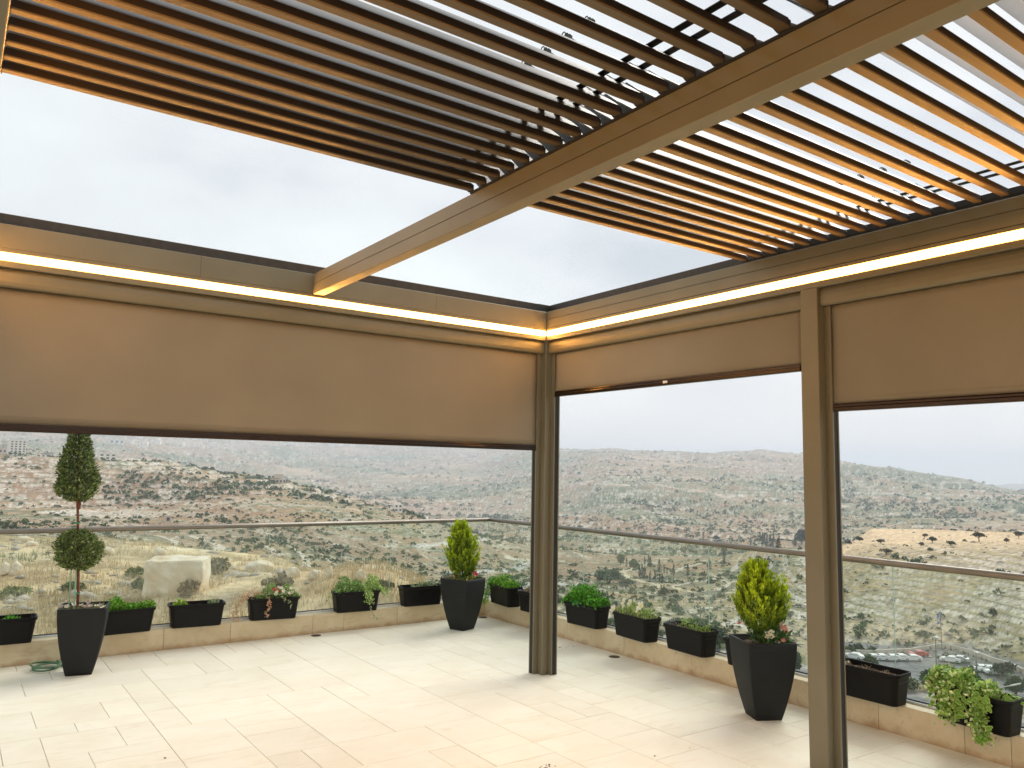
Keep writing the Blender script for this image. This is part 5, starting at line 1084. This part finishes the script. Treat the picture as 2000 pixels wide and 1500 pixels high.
# big two-tone leaves, each one a piece
def vleaf():
    nr = 6; V, cc, Fc = [], [], []
    for k in range(nr+1):
        t = k/nr; w = .5*math.sin(math.pi*(t*.86+.07))**.8*.95
        for s_, cf in ((-1, 1), (-.62, 0), (0, 0), (.62, 0), (1, 1)):
            V.append((s_*w*.62, t, .10*abs(s_)*w-.35*(t-.3)**2)); cc.append((.58, .68, .20) if cf or k in (0, nr) else ((.14, .31, .03) if k % 2 else (.21, .40, .05)))
    for k in range(nr):
        for i in range(4): a = k*5+i; Fc.append((a, a+1, a+6, a+5))
    return np_mesh('leaf', V, np.array(Fc), M['leaf'], np.array(cc), smooth=True)
vl = vleaf()
def vleaves(n_, cfun, seed, s0, s1):
    g = random.Random(seed)
    for i in range(n_):
        p, nrm = cfun(g); o = link('leaf', vl, bM, p); s_ = g.uniform(s0, s1); o.scale = (s_, s_, s_)
        q = Vector(nrm).to_track_quat('Z', 'Y'); o.rotation_mode = 'QUATERNION'
        from mathutils import Quaternion
        o.rotation_quaternion = q @ Quaternion((0, 0, 1), g.uniform(0, 6.28)) @ Quaternion((1, 0, 0), g.uniform(-.3, .5))
def mound(cx, cy, cz, rx, ry_, rz_):
    def f(g):
        d = Vector((g.gauss(0, 1), g.gauss(0, 1), g.gauss(0, 1))).normalized(); d.z = abs(d.z)*1.0-.15; k = g.uniform(.75, 1.05)
        return (cx+d.x*rx*k, cy+d.y*ry_*k, cz+d.z*rz_*k), (d.x, d.y-.3, d.z+.5)
    return f
vleaves(98, mound(-.14, -.03, .17, .14, .12, .14), 1, .036, .056)
def curtain(x0, x1, z0, z1):
    def f(g):
        t = g.uniform(0, 1); x = x0+(x1-x0)*t+g.gauss(0, .018); z = g.uniform(z0, z1)
        return (x, -.115-g.uniform(0, .035), z), (g.uniform(-.4, .4), -1, .5)
    return f
vleaves(62, curtain(-.16, .0, .06, .19), 2, .034, .050)
vleaves(34, mound(.03, -.03, .16, .07, .08, .08), 3, .034, .050)
vleaves(66, curtain(.055, .11, -.035, .19), 4, .030, .046)
vleaves(26, mound(.19, .01, .165, .05, .05, .06), 5, .030, .044)
MB().tube([(.05, -.11, .19), (.035, -.125, .10), (.03, -.13, .0), (.06, -.135, -.06), (.10, -.13, -.05)], .0018, 5).build('stem', M['stemm'], bM)
tuft(bM, -.25, -.02, -.10, .07, .165, .13, 1500, VARI, 35, (.02, .034), (.016, .024)); tuft(bM, -.02, .12, -.10, .06, .165, .08, 500, VARI, 36, (.02, .034), (.016, .024)); trail(bM, [(-.12, -.10, .21), (-.11, -.125, .12), (-.09, -.125, .06)], 420, VARI, 37, .035, (.02, .032), (.015, .022)); trail(bM, [(.05, -.10, .19), (.08, -.125, .08), (.10, -.12, -.02)], 420, VARI, 38, .022, (.018, .03), (.014, .02))

# ------------------------------------------------------------------ small things on the floor
for (x, y, lab) in ((-.949, 2.30, 'small round brown floor drain by the left kerb wall'), (.955, 2.30, 'small round brown floor drain in the far corner behind the conifer pot'), (.927, .169, 'small round brown floor drain by the right kerb wall')):
    o = empty('floor_drain', (x, y, 0), 0, lab, 'drain', 'round floor drains')
    rings = [[(r_*math.cos(a), r_*math.sin(a), z) for a in np.linspace(0, 6.283, 25)[:-1]] for r_, z in ((.048, .0005), (.047, .003), (.038, .0035), (.036, .0018), (.030, .0018), (.026, .004))]
    MB().loft(rings, 0, (False, True)).build('cover', M['brass'], o)
    MB().box((-.006, -.001, .004), (.006, .001, .0052)).build('slot', M['gasket'], o)
ho = empty('garden_hose', (-3.20, 2.15, 0), 0, 'coiled pale green garden hose on the floor behind the topiary pot', 'hose')
pts = []
for i in range(120):
    a = i/119*2*math.pi*3.1; r_ = .095+.012*math.sin(a*.5+1); pts.append((r_*math.cos(a)+.012*math.sin(a*.37), r_*math.sin(a)*1.25, .010+.034*i/119+.006*math.sin(a*1.3)))
MB().tube(pts, .0075, 8).build('coil', M['hose'], ho, smooth=True)
g = np.random.default_rng(77); mb = MB()
for (cx, cy, n_, sp_) in ((-1.14, -1.57, 10, .04), (.80, .68, 7, .05), (-2.86, -.34, 1, .01), (-.45, -1.78, 2, .1)):
    for i in range(n_):
        x, y = cx+g.normal(0, sp_), cy+g.normal(0, sp_*.6); s_ = g.uniform(.0025, .0055)
        if x < X1-.02: mb.loft([[(x+s_*math.cos(a)*1.5, y+s_*math.sin(a), .0012) for a in (0, 1.3, 2.6, 3.9, 5.2)], [(x+s_*.6*math.cos(a), y+s_*.5*math.sin(a), .0012+s_*.7) for a in (0, 1.3, 2.6, 3.9, 5.2)]])
tag(mb.build('soil_crumbs', M['soil'], None), kind='stuff')

# ------------------------------------------------------------------ one label for each of the small far things, by its place in its row
ORD = ['leftmost', 'second', 'third', 'fourth', 'fifth', 'sixth', 'seventh', 'eighth', 'ninth', 'tenth', 'eleventh', 'twelfth', 'thirteenth', 'fourteenth', 'fifteenth', 'sixteenth', 'seventeenth', 'eighteenth', 'nineteenth', 'twentieth', 'twenty-first', 'twenty-second', 'twenty-third', 'twenty-fourth', 'twenty-fifth', 'twenty-sixth']
for gname, start, what in (('village houses on the far left ridge', 'tiny pale village house on', 'village house on the far ridge under the left blind'), ('village houses left of the corner column', 'tiny pale house in', 'house of the far village left of the corner column'),
        ('houses along the far crest', 'tiny pale house along', 'pale house on the far crest under the left blind'), ('cypresses on the valley slope below the handrail', 'dark narrow cypress on', 'narrow valley cypress seen through the glass'),
        ('little cypresses along the car park wall', 'dark little clipped', 'clipped cypress of the car park wall'), ('cypresses above the handrail near the second column', 'dark cypress in the clump', 'clump cypress just above the handrail')):
    L_ = [o for o in COL.objects if o.get('group') == gname and o.get('label', '').startswith(start)]
    L_.sort(key=lambda o: -math.atan2(o.location.y-CAM[1], o.location.x-CAM[0]))
    for i, o in enumerate(L_): o['label'] = (ORD[i]+' '+what) if i == 0 else ORD[i]+' from the left, '+what
